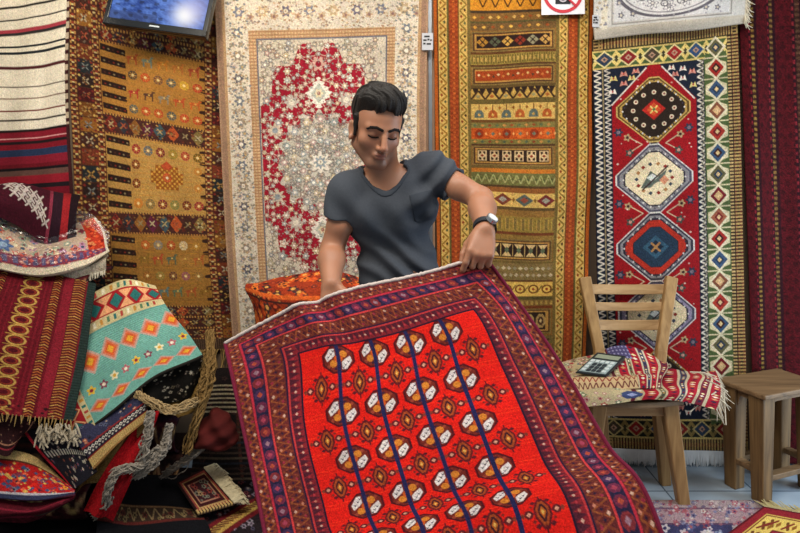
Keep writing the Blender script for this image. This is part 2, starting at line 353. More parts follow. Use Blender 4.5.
# 2 -- gold soumak with animals
L = Loom(164, 345, '#3f241c', 1.7); GOLD, GOLD2 = '#a67536', '#b08848'; DK = ['#2f201c', '#6e3420', '#8a5a26', '#4c1c1c', '#272c2e', '#42261e', '#74461f']
def side_border(x0, x1, y0, y1, mir=False):
    wd = x1-x0; L.rect(x0, y0, x1, y1, '#4a2a1e')
    a, b = x0+wd*.26, x0+wd*.76; n = int((y1-y0)/15)
    for i in range(n+1):
        yy = y0+i*15; c = DK[(i*3+2) % len(DK)]; L.rect(a, yy, b, yy+14, c)
        star_x(L, (a+b)/2, yy+7, 2.6, ['#b8a888', '#9c4a34', '#b08a4a', '#7a7f78'][i % 4]); L.dia((a+b)/2, yy+7, 1.3, 1.3, '#33201c'); L.speckle(a, yy, b, yy+14, 16, ['#8a5a34', '#2c2020', '#9a7a4a', '#5c2a22', '#6a5a4a'], (.6, 1.2))
        for q in range(4): L.dia(a+1.5+q % 2*(b-a-3), yy+2+(q//2)*10, 1.5, 1.5, ['#c9a65a', '#7a2b24'][i % 2])
    for x in (x0+1.5, x0+6, x1-6.5, x1-1.8):
        L.rect(x-.8, y0, x+.8, y1, '#b3874a'); L.dash(x-.8, y0, x+.8, y1, 4.5, .45, '#57221c', True)
    for x in (x0+3.7, x1-4): L.dash(x-1.3, y0, x+1.3, y1, 7, .5, '#8a3a26', True, .3); L.dash(x-1.3, y0, x+1.3, y1, 7, .2, '#c9b47a', True)
def cross_band(y0, y1, x0=30, x1=134):
    L.rect(x0, y0, x1, y1, '#482822'); h = y1-y0
    for i in range(8):
        x = x0+6.5+i*13; c = ['#7a2b22', '#33343a', '#8a5a2a', '#5c2338', '#3e5257', '#b0512a', '#40261e', '#7d6a3c'][i]
        L.dia(x, (y0+y1)/2, 7, h*.42, c); star_x(L, x, (y0+y1)/2, 2.4, ['#a8946a', '#9c5034', '#8a7a58', '#b0a27c'][i % 4])
    L.dash(x0, y0, x1, y0+1.6, 3, .5, '#b98b48'); L.dash(x0, y1-1.6, x1, y1, 3, .5, '#a8763c')
    L.speckle(x0, y0+2, x1, y1-2, 70, ['#b07a3c', '#7c2d22', '#2a2224', '#c9a35a'], (.5, 1.1)); L.speckle(x0, y0+2, x1, y1-2, 60, ['#33201c', '#5c2a20', '#8a6a3c'], (.8, 1.6))
def horse(x, y, c, s=1):
    L.poly([(x-6*s, y-2), (x-4*s, y-3), (x+2*s, y-3), (x+3.5*s, y-6), (x+6*s, y-6), (x+6*s, y-4.5), (x+4.5*s, y-4), (x+4.5*s, y+5), (x+3*s, y+5), (x+2.8*s, y), (x-3*s, y), (x-3.2*s, y+5), (x-4.8*s, y+5), (x-4.8*s, y-1), (x-6*s, y+1)], c)
    L.dia(x, y-1.5, 1.2, 1, '#d9b35c')
def panel(y0, y1, gold, bars, seed):
    L.rect(30, y0, 134, y1, gold); p = (y1-y0)/bars
    for i in range(bars):
        yy = y0+p*(i+.5)-1; L.poly([(30.5, yy-3.6), (55, yy-1.2), (55, yy+4.4), (30.5, yy+2.6)], '#2b1c17')
        for q in range(5): L.dia(34+q*4.6, yy+.2+q*.4, 1.3, 1, ['#7a2b22', '#8a7a5a', '#4a2a20'][(q+i) % 3])
        L.poly([(129, yy-1.5), (134, yy-2.5), (134, yy+2.5), (129, yy+1.5)], '#38241b')
    for k in range(14): L.line([(54, y0+k*5.3+2), (134, y0+k*5.3+2+seed)], .4, '#b47d2e')
side_border(0, 30, 0, 345); side_border(134, 164, 0, 345)
cross_band(0, 12); cross_band(11, 24); panel(24, 97, GOLD, 6, 1)
FC = ['#4a4238', '#b5482c', '#6a4a3a', '#4c5a56', '#c9a03a', '#b0402c']
for i in range(6): rosette(L, 62+i*13, 51, 4.6, FC[i]); rosette(L, 62+i*13, 88, 4.6, FC[(i*2+3) % 6])
for i in range(5):
    horse(62+i*15.5, 35, ['#a4502c', '#74806e', '#c0782e', '#b06a30', '#a4482c'][i]); horse(63+i*15.5, 71, ['#a4382c', '#54382c', '#8a7f68', '#b8502c', '#c0602c'][i])
cross_band(97, 118); panel(118, 190, GOLD2, 6, -1)
for i in range(6): rosette(L, 62+i*13, 129, 4.6, ['#8a2430', '#56666a', '#6d2030', '#8d7a34', '#9a3a34', '#6a5424'][i]); rosette(L, 62+i*13, 181, 4.8, ['#c07a34', '#7a6a44', '#6d2330', '#7f8048', '#6a2c28', '#8e2c34'][i])
for y in (144, 162): rosette(L, 61, y, 4.4, '#6a3024'); rosette(L, 127, y, 4.2, '#b07838')
for dx, dy, rx, ry in ((0, 0, 17, 6), (0, 0, 12, 12)):
    L.rect(94-rx, 154-ry, 94+rx, 154+ry, '#8f5420')
for i in range(-6, 7):
    for j in range(-4, 5):
        if (i+j) % 2 and (abs(i)*2.6 < 11.5 or abs(j)*2.6 < 5.5): L.rect(94+i*2.6-1, 154+j*2.6-1, 94+i*2.6+1, 154+j*2.6+1, '#c9963f')
rosette(L, 94, 154, 4.5, '#b54a2c', '#efe0b8'); L.poly([(88, 142), (94, 137), (100, 142), (97, 146), (91, 146)], '#b04a2a')
cross_band(190, 212); panel(212, 288, '#976c32', 6, 1)
for i in range(5): rosette(L, 66+i*14, 223, 4.6, ['#b0582c', '#7d7a70', '#a04428', '#c9b890', '#9a7030'][i]); rosette(L, 66+i*14, 255, 4.4, ['#8a5a2c', '#8a7a40', '#5c3a34', '#8f5560', '#8a6a3a'][i])
for i in range(5): horse(64+i*15, 238, ['#8d6a2c', '#a84a2c', '#55604c', '#a4763a', '#a05a2c'][i]); horse(68+i*15, 273, ['#9a722e', '#5f7a74', '#5f6f50', '#a3532c', '#8a6428'][i])
cross_band(288, 302); cross_band(301, 316); cross_band(315, 330); L.rect(0, 330, 164, 345, '#5a4634'); L.dash(0, 330, 164, 345, 2.2, .5, '#3a2a22')
L.a *= np.array((.9, .86, .84), np.float32); L.knots(.12)
L2 = Loom(164, 369, '#3f241c', 1.7); L2.paste(L, 0, 24, 164, 369); L2.a[:int(24*L2.ky)] = L.a[:int(24*L.ky)][:int(24*L2.ky)] if int(24*L.ky) >= int(24*L2.ky) else L2.a[:int(24*L2.ky)]; L = L2
d0 = 3.088; R_ = []
for y, (yl, yr, xo, xi, xr, xq) in ((-24, (-16, 6, 69, 98, 203, 233)), (0, (13, 35, 69.5, 98.5, 203.5, 233)), (24, (41, 63, 70, 99.5, 204, 234)), (97, (112, 130, 71, 103, 204, 235)), (118, (133, 149, 72, 105, 204, 235)),
                                (190, (211, 215, 75, 109, 206, 237)), (212, (233, 236, 77, 111, 207, 238)), (288, (306, 305, 82, 115, 213, 243)), (345, (352, 350, 86, 118, 217, 246))):
    s = (yr-yl)/105; R_.append([(xo, yl-s*30, d0), (xi, yl, d0-.012), ((xi+xr)/2, (yl+yr)/2, d0-.02), (xr, yr, d0-.012), (xq, yr+s*25, d0)])
s0 = [(x, y-44, d) for x, y, d in R_[0]]
horse_vs = [-24, 0, 24, 97, 118, 190, 212, 288, 345]
r_, S_ = rug('hanging_kilim', 'gold woven kilim with rows of small animals and dark comb bars, below the television', 'kilim', L, [0, 30/164, 82/164, 134/164, 1], horse_vs, R_, t=.006, mat=M_FLAT,
    shape=lambda S: waves(S, .005, 1.7, 1.2))
fringe_mesh('fringe', S_, 'bottom', 90, .13, (0, -.05, -1), r=.0022).build('fringe', M_FRINGE_TAN, r_)
# the long dark border kilim edge above the gold field, up to the ceiling
# 3 -- cream silk carpet with red lobed ground
W, Hh = 214, 400; L = Loom(W, Hh, '#a58468', 1.9)
L.rect(2, 4, W-2, Hh-4, '#94755e'); L.rect(7, 8, W-7, Hh-8, '#b08e68'); L.rect(10, 10, W-10, Hh-10, '#d0c4b0')
L.rect(33, 44, W-33, Hh-44, '#b8916a'); L.dash(33, 44, W-33, Hh-44, 3.2, .5, '#c6a57c'); L.dash(33, 44, W-33, Hh-44, 3.2, .4, '#a07a58', True)
L.rect(41, 52, W-41, Hh-52, '#6d6a70'); L.rect(42.5, 53.5, W-42.5, Hh-53.5, '#c9bda8')
cx, cy = 103, 178
def lobed(X, Y):
    th = np.arctan2((Y-cy)/122, (X-cx)/70); q = np.sqrt(((X-cx)/70)**2+((Y-cy)/122)**2); return q < .96+.05*np.cos(14*th)
L.fn(43, 54, W-43, Hh-54, lobed, '#961a2c')
FLW = ['#d8cdb8', '#c8bca8', '#b9aea0', '#aaa298', '#cfbe9e']
def bloom(x, y, r, red):
    n = RNG.integers(5, 8); L.flower(x, y, r+.7, n, '#7c1624' if red else '#6f675c'); L.flower(x, y, r*.92, n, FLW[RNG.integers(5)] if red else ['#a8a098', '#bdae94', '#8b9196', '#c4b492', '#a68c82'][RNG.integers(5)])
    L.flower(x, y, r*.6, n, ['#a89e90', '#c79c86', '#8f9698', '#c4a878'][RNG.integers(4)]); L.ell(x, y, r*.26, r*.26, '#efe6d4')
pts = []
for _ in range(2600):
    x, y = RNG.uniform(45, cx), RNG.uniform(56, Hh-56); r = RNG.choice([2.6, 3.4, 4.4, 5.6], p=[.44, .3, .18, .08])
    if all((x-a)**2+(y-b)**2 > ((r+q)*.96)**2 for a, b, q in pts): pts.append((x, y, r))
vine = []
for a, b, q in pts:
    near = sorted(pts, key=lambda z: (z[0]-a)**2+(z[1]-b)**2)[1:4]; vine += [((a, b), (z[0], z[1])) for z in near]
red_at = lambda x, y: bool(lobed(np.array(x), np.array(y)))
for (a, b), (c, d) in vine:
    for f in (lambda x: x, lambda x: 2*cx-x):
        col = '#c8a898' if red_at((a+c)/2, (b+d)/2) else '#857a6c'; L.line([(f(a), b), (f((a+c)/2)+1, (b+d)/2+1), (f(c), d)], .8, col)
for a, b, q in pts:
    for f in (lambda x: x, lambda x: 2*cx-x): bloom(f(a), b, q, red_at(a, b))
def star16(X, Y, x0, y0, rx, ry, k=.1, n=16):
    th = np.arctan2((Y-y0)/ry, (X-x0)/rx); return np.sqrt(((X-x0)/rx)**2+((Y-y0)/ry)**2) < 1-k+k*np.cos(n*th)
L.fn(60, 120, 155, 260, lambda X, Y: star16(X, Y, cx, cy, 46, 55), '#c6bdac')
L.fn(60, 120, 155, 260, lambda X, Y: star16(X, Y, cx, cy, 25, 30), '#c2bcae')
ins = []
for _ in range(1500):
    x, y = RNG.uniform(cx-46, cx), RNG.uniform(cy-55, cy+55); r = RNG.choice([2.2, 3.0, 4.0])
    if ((x-cx)/46)**2+((y-cy)/55)**2 < .8 and all((x-a)**2+(y-b)**2 > ((r+q)*.98)**2 for a, b, q in ins): ins.append((x, y, r))
for a, b, q in ins:
    for f in (lambda x: x, lambda x: 2*cx-x):
        L.ring(f(a), b, q*1.25, q*1.15, .7, '#7c7a74'); bloom(f(a), b, q*.85, False)
for k in range(16):
    a = k*math.pi/8
    for rr, s in ((.82, 4.2), (.6, 3.2), (.42, 3.6)):
        L.flower(cx+46*rr*math.cos(a+rr), cy+55*rr*math.sin(a+rr), s, 6, ['#a3a8a8', '#cbb894', '#b89a92', '#94a09c'][(k+int(rr*10)) % 4], '#ece4d4')
L.flower(cx, cy, 12, 8, '#e4dccb', '#a8524c'); L.flower(cx, cy, 7, 8, '#93a0a4', '#e6dcc8')
for sy in (-1, 1):
    yy = cy+sy*71; L.fn(80, yy-20, 135, yy+20, lambda X, Y: np.abs(X-cx)/13+np.abs(Y-yy)/16 < 1+.12*np.cos(Y*1.3), '#e3dccd')
    L.dia(cx, yy, 8, 10, '#b3b6a8'); L.flower(cx, yy, 5, 6, '#d8c9a4', '#a06a5c')
    for sx in (-1, 1): L.flower(cx+sx*28, yy+sy*-8, 8, 8, '#b9ada0', '#d9d0bc'); L.flower(cx+sx*46, yy-sy*36, 8, 8, '#c9b7a0', '#8f9698')
    L.flower(cx, cy+sy*100, 8, 6, '#c9a090', '#8a1c2c')
    for i in range(8):
        x = 24+i*23.7; yb = (26 if sy < 0 else Hh-26); L.flower(x, yb, 9, 8, '#d8c8ac', None, 0, 9); L.flower(x, yb, 6, 6, ['#777a86', '#b9a07a', '#6d6674'][i % 3], '#d6c9b0'); L.flower(x+12, yb+5, 4, 5, '#b79a7a', '#8a6a64')
for x in (21.5, W-21.5):
    for i in range(15):
        y = 46+i*22; L.flower(x, y, 8.5, 8, '#cfc1a8'); L.flower(x, y, 5.6, 6, ['#6c7078', '#8d8070', '#5c5862'][i % 3], '#e2d8c4'); L.flower(x+4, y+11, 3.6, 5, '#8c8c84', '#b89a6a'); L.flower(x-4, y+11, 3, 5, '#b49a86', '#77808a')
L.speckle(11, 11, 33, Hh-11, 900, ['#a08f78', '#847b6a', '#b0906c', '#74797c'], (.6, 1.4)); L.speckle(W-33, 11, W-11, Hh-11, 900, ['#a08f78', '#847b6a', '#b0906c', '#74797c'], (.6, 1.4))
L.speckle(33, 11, W-33, 44, 420, ['#b2a48e', '#a07f62', '#c4a684', '#8a7a72'], (.6, 1.3))
L.speckle(43, 54, W-43, Hh-54, 2600, ['#8d8a84', '#a89c88', '#6f7a7a', '#8a6a60'], (.4, .9))
L.a *= np.array((.9, .87, .85), np.float32); L.knots(.1)
d0 = 3.035
r_, S_ = rug('hanging_carpet', 'cream silk carpet with red ground and pale medallion, hanging behind the man', 'carpet', L, [0, .5, 1], [0, 130, 260, 400],
    [[(214, -14, d0), (321, -16, d0-.02), (429, -18, d0)], [(220, 120, d0), (323, 116, d0-.012), (426, 112, d0)], [(226, 243, d0), (327, 240, d0-.02), (428, 238, d0)], [(235, 376, d0), (333, 374, d0), (431, 372, d0)]], t=.006,
    shape=lambda S: waves(S, .004, 1.4, .6), back='#b8a88c')
fringe_mesh('fringe', S_, 'bottom', 90, .06, (0, 0, -1)).build('fringe', M_FRINGE, r_)
# 4 -- banded yellow kilim
W, Hh = 160, 470; L = Loom(W, Hh, '#8d6a34', 1.8)
YEL, GRN, RST, BRN = '#c9ad62', '#6a6a38', '#9a4420', '#5a3c24'
def kstrip(x0, x1, c, tri):
    L.rect(x0, 0, x1, Hh, c); L.zline(x0+.5, 0, x1-.5, Hh, 13, .9, tri, True, .2)
    for i in range(int(Hh/6.5)): L.dia(x0+(x1-x0)*(.28 if i % 2 else .72), i*6.5+3, 1.5, 1.9, ['#3d2a1a', '#7a3a1c', '#4f5a3a', '#8a5a20'][i % 4])
for m in (0, 1):
    q = lambda a, b: (a, b) if not m else (W-b, W-a)
    L.rect(*[q(0, 5)[0], 0, q(0, 5)[1], Hh], '#a4561f'); L.rect(q(3.6, 5)[0], 0, q(3.6, 5)[1], Hh, '#4a3018')
    kstrip(*q(5, 13.5), YEL, '#8a6a2a'); L.rect(q(13.5, 15)[0], 0, q(13.5, 15)[1], Hh, '#5a5a30'); L.rect(q(15, 25.5)[0], 0, q(15, 25.5)[1], Hh, '#9c4a22')
    a, b = q(15, 25.5); L.dash(a+1, 0, b-1, Hh, 5, .5, '#8a3c1e', True); L.dash(a+4, 0, b-4, Hh, 5, .4, '#b8622c', True); L.rect(a, 0, a+1, Hh, '#6a4a24'); L.rect(b-1, 0, b, Hh, '#6a4a24')
    kstrip(*q(26, 34), YEL, '#7a6a30'); a, b = q(34, 37.5); L.rect(a, 0, b, Hh, '#6e6034')
X0, X1 = 37.5, W-37.5; cxk = W/2
def band(y0, y1, c): L.rect(X0, y0, X1, y1, c)
band(0, Hh, '#84602e')
def dots(y, cols, p=9, r=1.8, ph=0):
    for i in range(int((X1-X0)/p)): L.dia(X0+p*(i+.5+ph), y, r*1.25, r, cols[i % len(cols)])
def frame(y0, y1, c, inset=6):
    L.rect(X0+1, y0, X1-1, y1, '#7c6a3c'); L.rect(X0+2.5, y0+1.4, X1-2.5, y1-1.4, '#4e3422'); L.rect(X0+4, y0+2.6, X1-4, y1-2.6, '#b08a48'); L.rect(X0+inset, y0+4, X1-inset, y1-4, c)
band(0, 30, '#c58a2c'); L.zline(X0+5, 0, X1-5, 26, 25, 1.1, '#4e3218'); L.zline(X0+5, 0, X1-5, 26, 25, 1.1, '#4e3218', False, .5)
for i in range(4): L.dia(X0+9+i*23, 13, 4, 5, ['#7a3a1c', '#d8b050'][i % 2]); L.dia(X0+9+i*23, 13, 2, 2.5, '#4c5a44')
band(29, 32, '#3f3424'); band(32, 40, '#7a5c30'); dots(36, ['#c9a04a', '#8d4a22', '#c9a860'], 8); band(40, 42, '#55502e'); band(42, 49, '#6a5432'); dots(45.5, ['#b98a3a', '#d0a850', '#8a4a24'], 9)
frame(50, 70, '#2a1d1a')
for i in range(6): x = X0+12+i*12.5; L.dia(x, 60, 6, 5, ['#a97f34', '#57604c', '#c9a050', '#7c3020', '#8a8a70', '#b89454'][i]); star_x(L, x, 60, 2.2, '#2a1d1a')
band(70, 72, '#5c3c20'); band(72, 82, '#8a7a3c'); L.dash(X0, 73, X1, 81, 2.4, .45, '#5c5428'); L.dash(X0, 75, X1, 79, 4, .4, '#b49a54'); band(82, 84, '#543a22')
frame(84, 102, '#94401d', 4.5)
for i in range(16): L.dia(X0+8+i*4.9, 92+(i % 2)*1.6, 1.6, 1.4, ['#d9c090', '#c27a3c', '#cfae6c', '#4c3a2a'][i % 4])
band(102, 105, '#5a4a28'); band(105, 116, '#b89a50'); L.zig(X0, 105, X1, 112, 7, '#2e221a'); L.zline(X0, 107, X1, 116, 14, 1.2, '#3c2a1c', False, .3); dots(113, ['#8a8a60', '#9a5a2c'], 14, 2)
band(116, 121, '#63582e'); band(121, 137, YEL)
for i in range(6):
    x = X0+8+i*13.8; L.poly([(x-5, 135), (x-4.5, 130), (x-2, 127), (x+2, 127), (x+4.5, 130), (x+5, 135)], ['#5a6a64', '#a4582a'][i % 2]); L.line([(x, 127), (x, 122)], 1, '#6a4a24'); L.dia(x, 132, 1.6, 1.8, '#caa858'); L.dia(x+7, 125, 1.6, 2, '#8a5a24')
band(137, 140, '#6a4a24'); band(140, 146, '#7a7440'); dots(143, ['#5a6a48', '#b98a4a', '#8a4a28'], 7.5, 1.7); band(146, 158, '#b4521f')
for i in range(6): L.octa(X0+8+i*14, 152, 4.4, 4.4, ['#8a3418', '#c8662a'][i % 2]); L.dia(X0+8+i*14, 152, 2.2, 2.2, '#6a7060'); L.dia(X0+15+i*14, 152, 1.3, 2, '#d8985a')
band(158, 163, '#75703c'); dots(160.5, ['#b98a4a', '#4a5a44', '#7a3a22'], 7.5, 1.6); band(163, 165, '#4c3420'); frame(165, 186, '#30231b')
for i in range(6):
    x = X0+11+i*12.6; L.rect(x-4.6, 170, x+4.6, 181, '#c9b48a'); L.rect(x-3.4, 171, x-1, 180, '#30231b'); L.rect(x+1, 171, x+3.4, 180, '#30231b'); L.dia(x, 175.5, 5, 3.2, '#c9b48a'); L.dia(x, 175.5, 2, 1.6, '#7c3020')
band(186, 189, '#6b5a30'); band(189, 193, '#b4702a'); band(193, 206, '#66683c'); L.zline(X0, 195, X1, 204, 8, .9, '#9aa06a'); dots(199.5, ['#4a5430', '#8d9160'], 4, 1.2); band(206, 208, '#4a3a22'); band(208, 213, '#84562c')
band(213, 227, YEL)
for i in range(4): x = X0+10+i*22; L.dia(x, 220, 9.5, 6.2, ['#6c3028', '#6f3a2c', '#53605c', '#6c2c2c'][i]); L.dia(x, 220, 4.5, 3, ['#8a4a3a', '#8f8f84'][i % 2]); L.dia(x+11, 220, 1.6, 2.6, '#7a5a28')
band(227, 230, '#59482a'); band(230, 236, '#8a6a36'); band(236, 251, '#8d7a3a'); L.dash(X0, 238, X1, 249, 8, .5, '#77683a'); L.dash(X0, 238, X1, 249, 4, .2, '#b79a4c'); band(251, 254, '#6b3c22'); band(254, 258, '#8a7038')
frame(258, 280, '#2e2019')
for i in range(6): x = X0+11+i*12.6; L.poly([(x-5, 263), (x+5, 263), (x-5, 275), (x+5, 275)], '#d0b880'); L.dia(x, 269, 2.4, 3.6, '#5c6a50'); L.rect(x-6.6, 263, x-6, 275, '#c4a868')
band(280, 282, '#6b5a30'); band(282, 299, '#7a6a40'); dots(287, ['#b0a88a', '#8a8468', '#c4b890'], 6, 2); dots(294, ['#9a9070', '#b8ac8c'], 6, 2, .3); band(299, 301, '#5a3c22'); band(301, 316, '#d4b45c')
for i in range(6): x = X0+9+i*14; L.ring(x, 308.5, 4.6, 4, 1.5, '#6a4420'); L.dia(x, 308.5, 1.8, 1.8, '#8a3a20'); L.line([(x+4, 312), (x+9, 305)], 1.2, '#6a5a2c')
band(316, 320, '#57502e'); band(320, 326, '#7c6434'); L.dash(X0, 321, X1, 325, 5, .5, '#a8904c'); band(326, 329, '#6d3c20'); frame(329, 355, '#2f231b', 7)
for i in range(6): x = X0+13+i*12; L.octa(x, 342, 5, 7, '#a88f5a'); L.octa(x, 342, 3, 4.4, '#4a3626'); L.dia(x, 342, 1.6, 2.4, '#c9b080')
for k, c in enumerate(['#6b6238', '#8d5a2a', '#5e4a28', '#a8823c', '#6d3820', '#7a7040', '#b08a40', '#57482a', '#94602c', '#6a6a40', '#8a5a2a', '#54402a', '#a07a38']): band(357+k*8, 365+k*8, c); dots(361+k*8, ['#c0a058', '#4a3424', '#8d8a5a'], 6+(k % 3), 1.4)
L.abrash(.07); L.a *= np.array((.86, .74, .66), np.float32); L.knots(.14)
def lift(S):
    S = waves(S, .006, 1.0, 3.2, .4); ny, nx = S.shape[:2]; u = np.linspace(-1, 1, nx)[None, :, None]; v = np.linspace(0, 1, ny)[:, None]
    S[:, :, 2] += (.006*np.sin(18*v)*np.ones((1, nx))+.008*np.sin(2*np.pi*u[:, :, 0]*.6)*np.sin(9*v)); return S
d0 = 3.045
rug('hanging_kilim', 'yellow and rust banded kilim between zigzag side strips, right of the man', 'kilim', L, [0, .5, 1], [0, 200, 330, 470],
    [[(433, -18, d0), (513, -18, d0-.02), (593, -18, d0)], [(436, 180, d0), (513, 181, d0-.02), (591, 180, d0)], [(438, 310, d0), (512, 310, d0-.015), (587, 308, d0)], [(440, 455, d0), (510, 455, d0), (584, 452, d0)]], t=.006, mat=M_FLAT, shape=lift)
# 5 -- red carpet with chained hexagons
W, Hh = 152, 430; L = Loom(W, Hh, '#201a1c', 1.9); RED = '#95151b'; NAVY = '#1c2230'; CRM = '#cabd94'; OLV = '#4c5c34'
L.rect(0, 0, W, Hh, '#3a2c22')
for y in (0, Hh-13): L.dash(0, y, W, y+12, 3, .5, '#a98a52'); L.dash(0, y+4, W, y+8, 3, .5, '#5c2a20', False, .5); L.rect(0, y+11.6, W, y+13, '#2c2a1c')
# side guards
def vguards(m):
    q = lambda a, b: (a, b) if not m else (W-b, W-a)
    a, b = q(0, 9); L.rect(a, 12, b, Hh-12, '#5c2c22'); L.dash(a, 0, b, Hh, 3.4, .5, '#a98a52', True); L.dash(a+3, 0, b-3, Hh, 3.4, .5, '#2d2018', True, .5); L.rect(a, 0, a+1.2, Hh, '#2a1c16')
    a, b = q(9, 13); L.rect(a, 12, b, Hh-12, '#33261d'); L.dash(a, 12, b, Hh-12, 3.4, .5, '#b99a62', True)
def cell(x, y, k, rx=9.5, ry=10):
    c = ['#9c2a22', '#3a4f6a', '#7c4a34', '#a43428', '#39506a', '#5f5a3c', '#6d1c22', '#9a5a40'][k % 8]
    L.dia(x, y, rx*1.18, ry*1.16, '#d8cca8'); L.dia(x, y, rx*.9, ry*.86, c); L.dia(x, y, rx*.5, ry*.48, ['#3a1c1c', '#28384a', '#c9a070', '#701c20'][k % 4]); L.dia(x, y, rx*.24, ry*.24, '#d8b884')
def vborder(x0, x1, y0, y1, ph=0):
    L.rect(x0, y0, x1, y1, CRM); L.rect(x0, y0, x0+1.3, y1, OLV); L.rect(x1-1.3, y0, x1, y1, OLV); n = int(round((y1-y0)/21.5)); cxb = (x0+x1)/2; p = (y1-y0)/n
    for i in range(n+1):
        yy = y0+i*p
        for sx in (-1, 1):
            L.poly([(cxb+sx*12, yy-6), (cxb+sx*4, yy-3), (cxb+sx*1, yy-5.5), (cxb+sx*1, yy+5.5), (cxb+sx*4, yy+3), (cxb+sx*12, yy+6)], OLV)
            L.line([(cxb+sx*13, yy), (cxb+sx*3, yy)], 1.3, CRM)
    for i in range(n): cell(cxb, y0+(i+.5)*p, i+ph, 10, p*.5)
def hborder(x0, x1, y0, y1, c, ph=0):
    L.rect(x0, y0, x1, y1, OLV if c else '#23261f'); L.rect(x0, y0, x1, y0+1.6, '#c9b26a'); L.rect(x0, y1-1.6, x1, y1, '#c9b26a'); n = int(round((x1-x0)/22)); p = (x1-x0)/n; yy = (y0+y1)/2
    for i in range(n+1): L.dia(x0+i*p, yy, 7, 9, '#d8c070' if c else '#8a7440'); L.dia(x0+i*p, yy, 3, 4, '#3c3a26')
    for i in range(n):
        cc = ['#2f3d50', '#7e2222', '#4a4030', '#932624', '#2f4d72', '#8a2a24'][(i+ph) % 6]; L.dia(x0+(i+.5)*p, yy, p*.46, 9.4, '#d8c88c' if c else '#b9a468'); L.dia(x0+(i+.5)*p, yy, p*.36, 7.6, cc); L.dia(x0+(i+.5)*p, yy, 3.6, 3.4, '#b08a70'); L.dia(x0+(i+.5)*p, yy, 1.5, 1.5, cc)
vguards(0); vguards(1)
for y0 in (13, Hh-33): hborder(9, W-9, y0, y0+20, y0 < 100, 0)
vborder(13, 39, 33, Hh-33, 3); vborder(W-39, W-13, 33, Hh-33, 0)
FX0, FX1, FY0, FY1 = 39, W-39, 33, Hh-33
# make the left border narrow: the field sits left of centre
L.rect(0, 13, W-39, Hh-33, NAVY); L.zline(1, 13, 8, Hh-33, 6, 1.1, '#d8cfbc', True); L.rect(9, 13, 10.2, Hh-33, '#8a7a58'); L.zline(11, 13, 17, Hh-33, 5, .9, '#c9c0b0', True, .5)
hborder(0, W-13, 13, 33, True, 0); hborder(0, W-13, Hh-33, Hh-13, False, 2)
vborder(W-39, W-13, 33, Hh-33, 0); cell(W-26, 23, 5); vguards(1)
x0, x1 = 18, W-48
L.zline(x1+1.2, 33, x1+8, Hh-33, 6, 1.1, '#d8cfbc', True); L.zline(x1+4.6, 33, x1+8.6, Hh-33, 6, .8, '#77705f', True, .4)
fcx = (x0+x1)/2-1
L.poly([(x0, 72), (fcx-8, 36), (fcx-5, 33), (fcx+5, 33), (fcx+8, 36), (x1, 72), (x1, Hh-72), (fcx+8, Hh-36), (fcx-8, Hh-36), (x0, Hh-72)], RED)
for s in (-1, 1):
    for q in (0, 1):
        yy = (lambda y: y) if not q else (lambda y: Hh-y); L.line([(fcx+s*8, yy(36)), (fcx+s*(fcx-x0), yy(72))], 1.4, '#d8cfc0')
        for (dx, y) in ((18, 38), (30, 40), (30, 50), (40, 44), (41, 58), (22, 45)):
            if dx > 44: continue
            x = fcx+s*dx; L.poly([(x-4, yy(y+3)), (x-2, yy(y-3)), (x, yy(y)), (x+2, yy(y-3)), (x+4, yy(y+3)), (x+1, yy(y+2)), (x-1, yy(y+2))], ['#d9c87e', '#e2d8c8', '#c98a7a'][(int(dx)+s) % 3]); L.dia(x, yy(y), 1.2, 1.4, '#a83a34')
L.speckle(x0+4, 66, x1-4, Hh-66, 130, ['#d9b0a0', '#7a0c14', '#e0c8b8', '#2c2430'], (.7, 1.2)); L.speckle(fcx-20, 44, fcx+20, 66, 20, ['#e6d0c0', '#c98a7a'], (.8, 1.3))
def hexa(y, rx, ry, c): L.poly([(fcx-5, y-ry), (fcx+5, y-ry), (fcx+rx, y-5), (fcx+rx, y+5), (fcx+5, y+ry), (fcx-5, y+ry), (fcx-rx, y+5), (fcx-rx, y-5)], c)
def med(y, cols, inner):
    for k, (c, f) in enumerate(cols): hexa(y, 38*f, 34*f, c)
    inner(y)
L.rect(fcx-5, 60, fcx+5, Hh-60, '#8a8276'); L.rect(fcx-3, 60, fcx+3, Hh-60, '#2d1c1e')
def m_dark(y):
    L.dia(fcx, y, 12, 11, '#b0281f'); L.dia(fcx, y, 7.5, 7, '#c9542c'); star_x(L, fcx, y, 3.2, '#d9c06a'); L.dia(fcx, y, 2, 2, '#5c6a3a')
    for k in range(12): a = k*math.pi/6; L.ell(fcx+21*math.cos(a), y+18*math.sin(a), 2.3, 2.3, '#d9c7a8'); L.ell(fcx+21*math.cos(a), y+18*math.sin(a), 1.1, 1.1, '#7a2a24')
def m_cream(y):
    for k in range(14): a = k*math.pi/7; L.dia(fcx+18*math.cos(a), y+15*math.sin(a), 2.4, 2.2, ['#8a3028', '#3c4450', '#a8784a'][k % 3])
    L.poly([(fcx-14, y+9), (fcx-4, y-8), (fcx+4, y-2), (fcx+13, y-9), (fcx+9, y+3), (fcx+2, y+4), (fcx-4, y+9)], '#5c655c'); L.dia(fcx-2, y-1, 6, 4, '#d4d8cc'); L.dia(fcx+10, y+2, 5, 5, '#c98a6a'); L.line([(fcx-12, y+11), (fcx+14, y-12)], 1.6, '#3a2a2a')
def m_blue(y):
    hexa(y, 22, 20, '#26384a'); L.dia(fcx, y, 13, 12, '#35566a'); L.dia(fcx, y, 8, 7, '#1f2a38'); star_x(L, fcx, y, 4, '#a87a4a')
GREY = '#8a8688'
ys = [80, 151, 220, 289, 357]
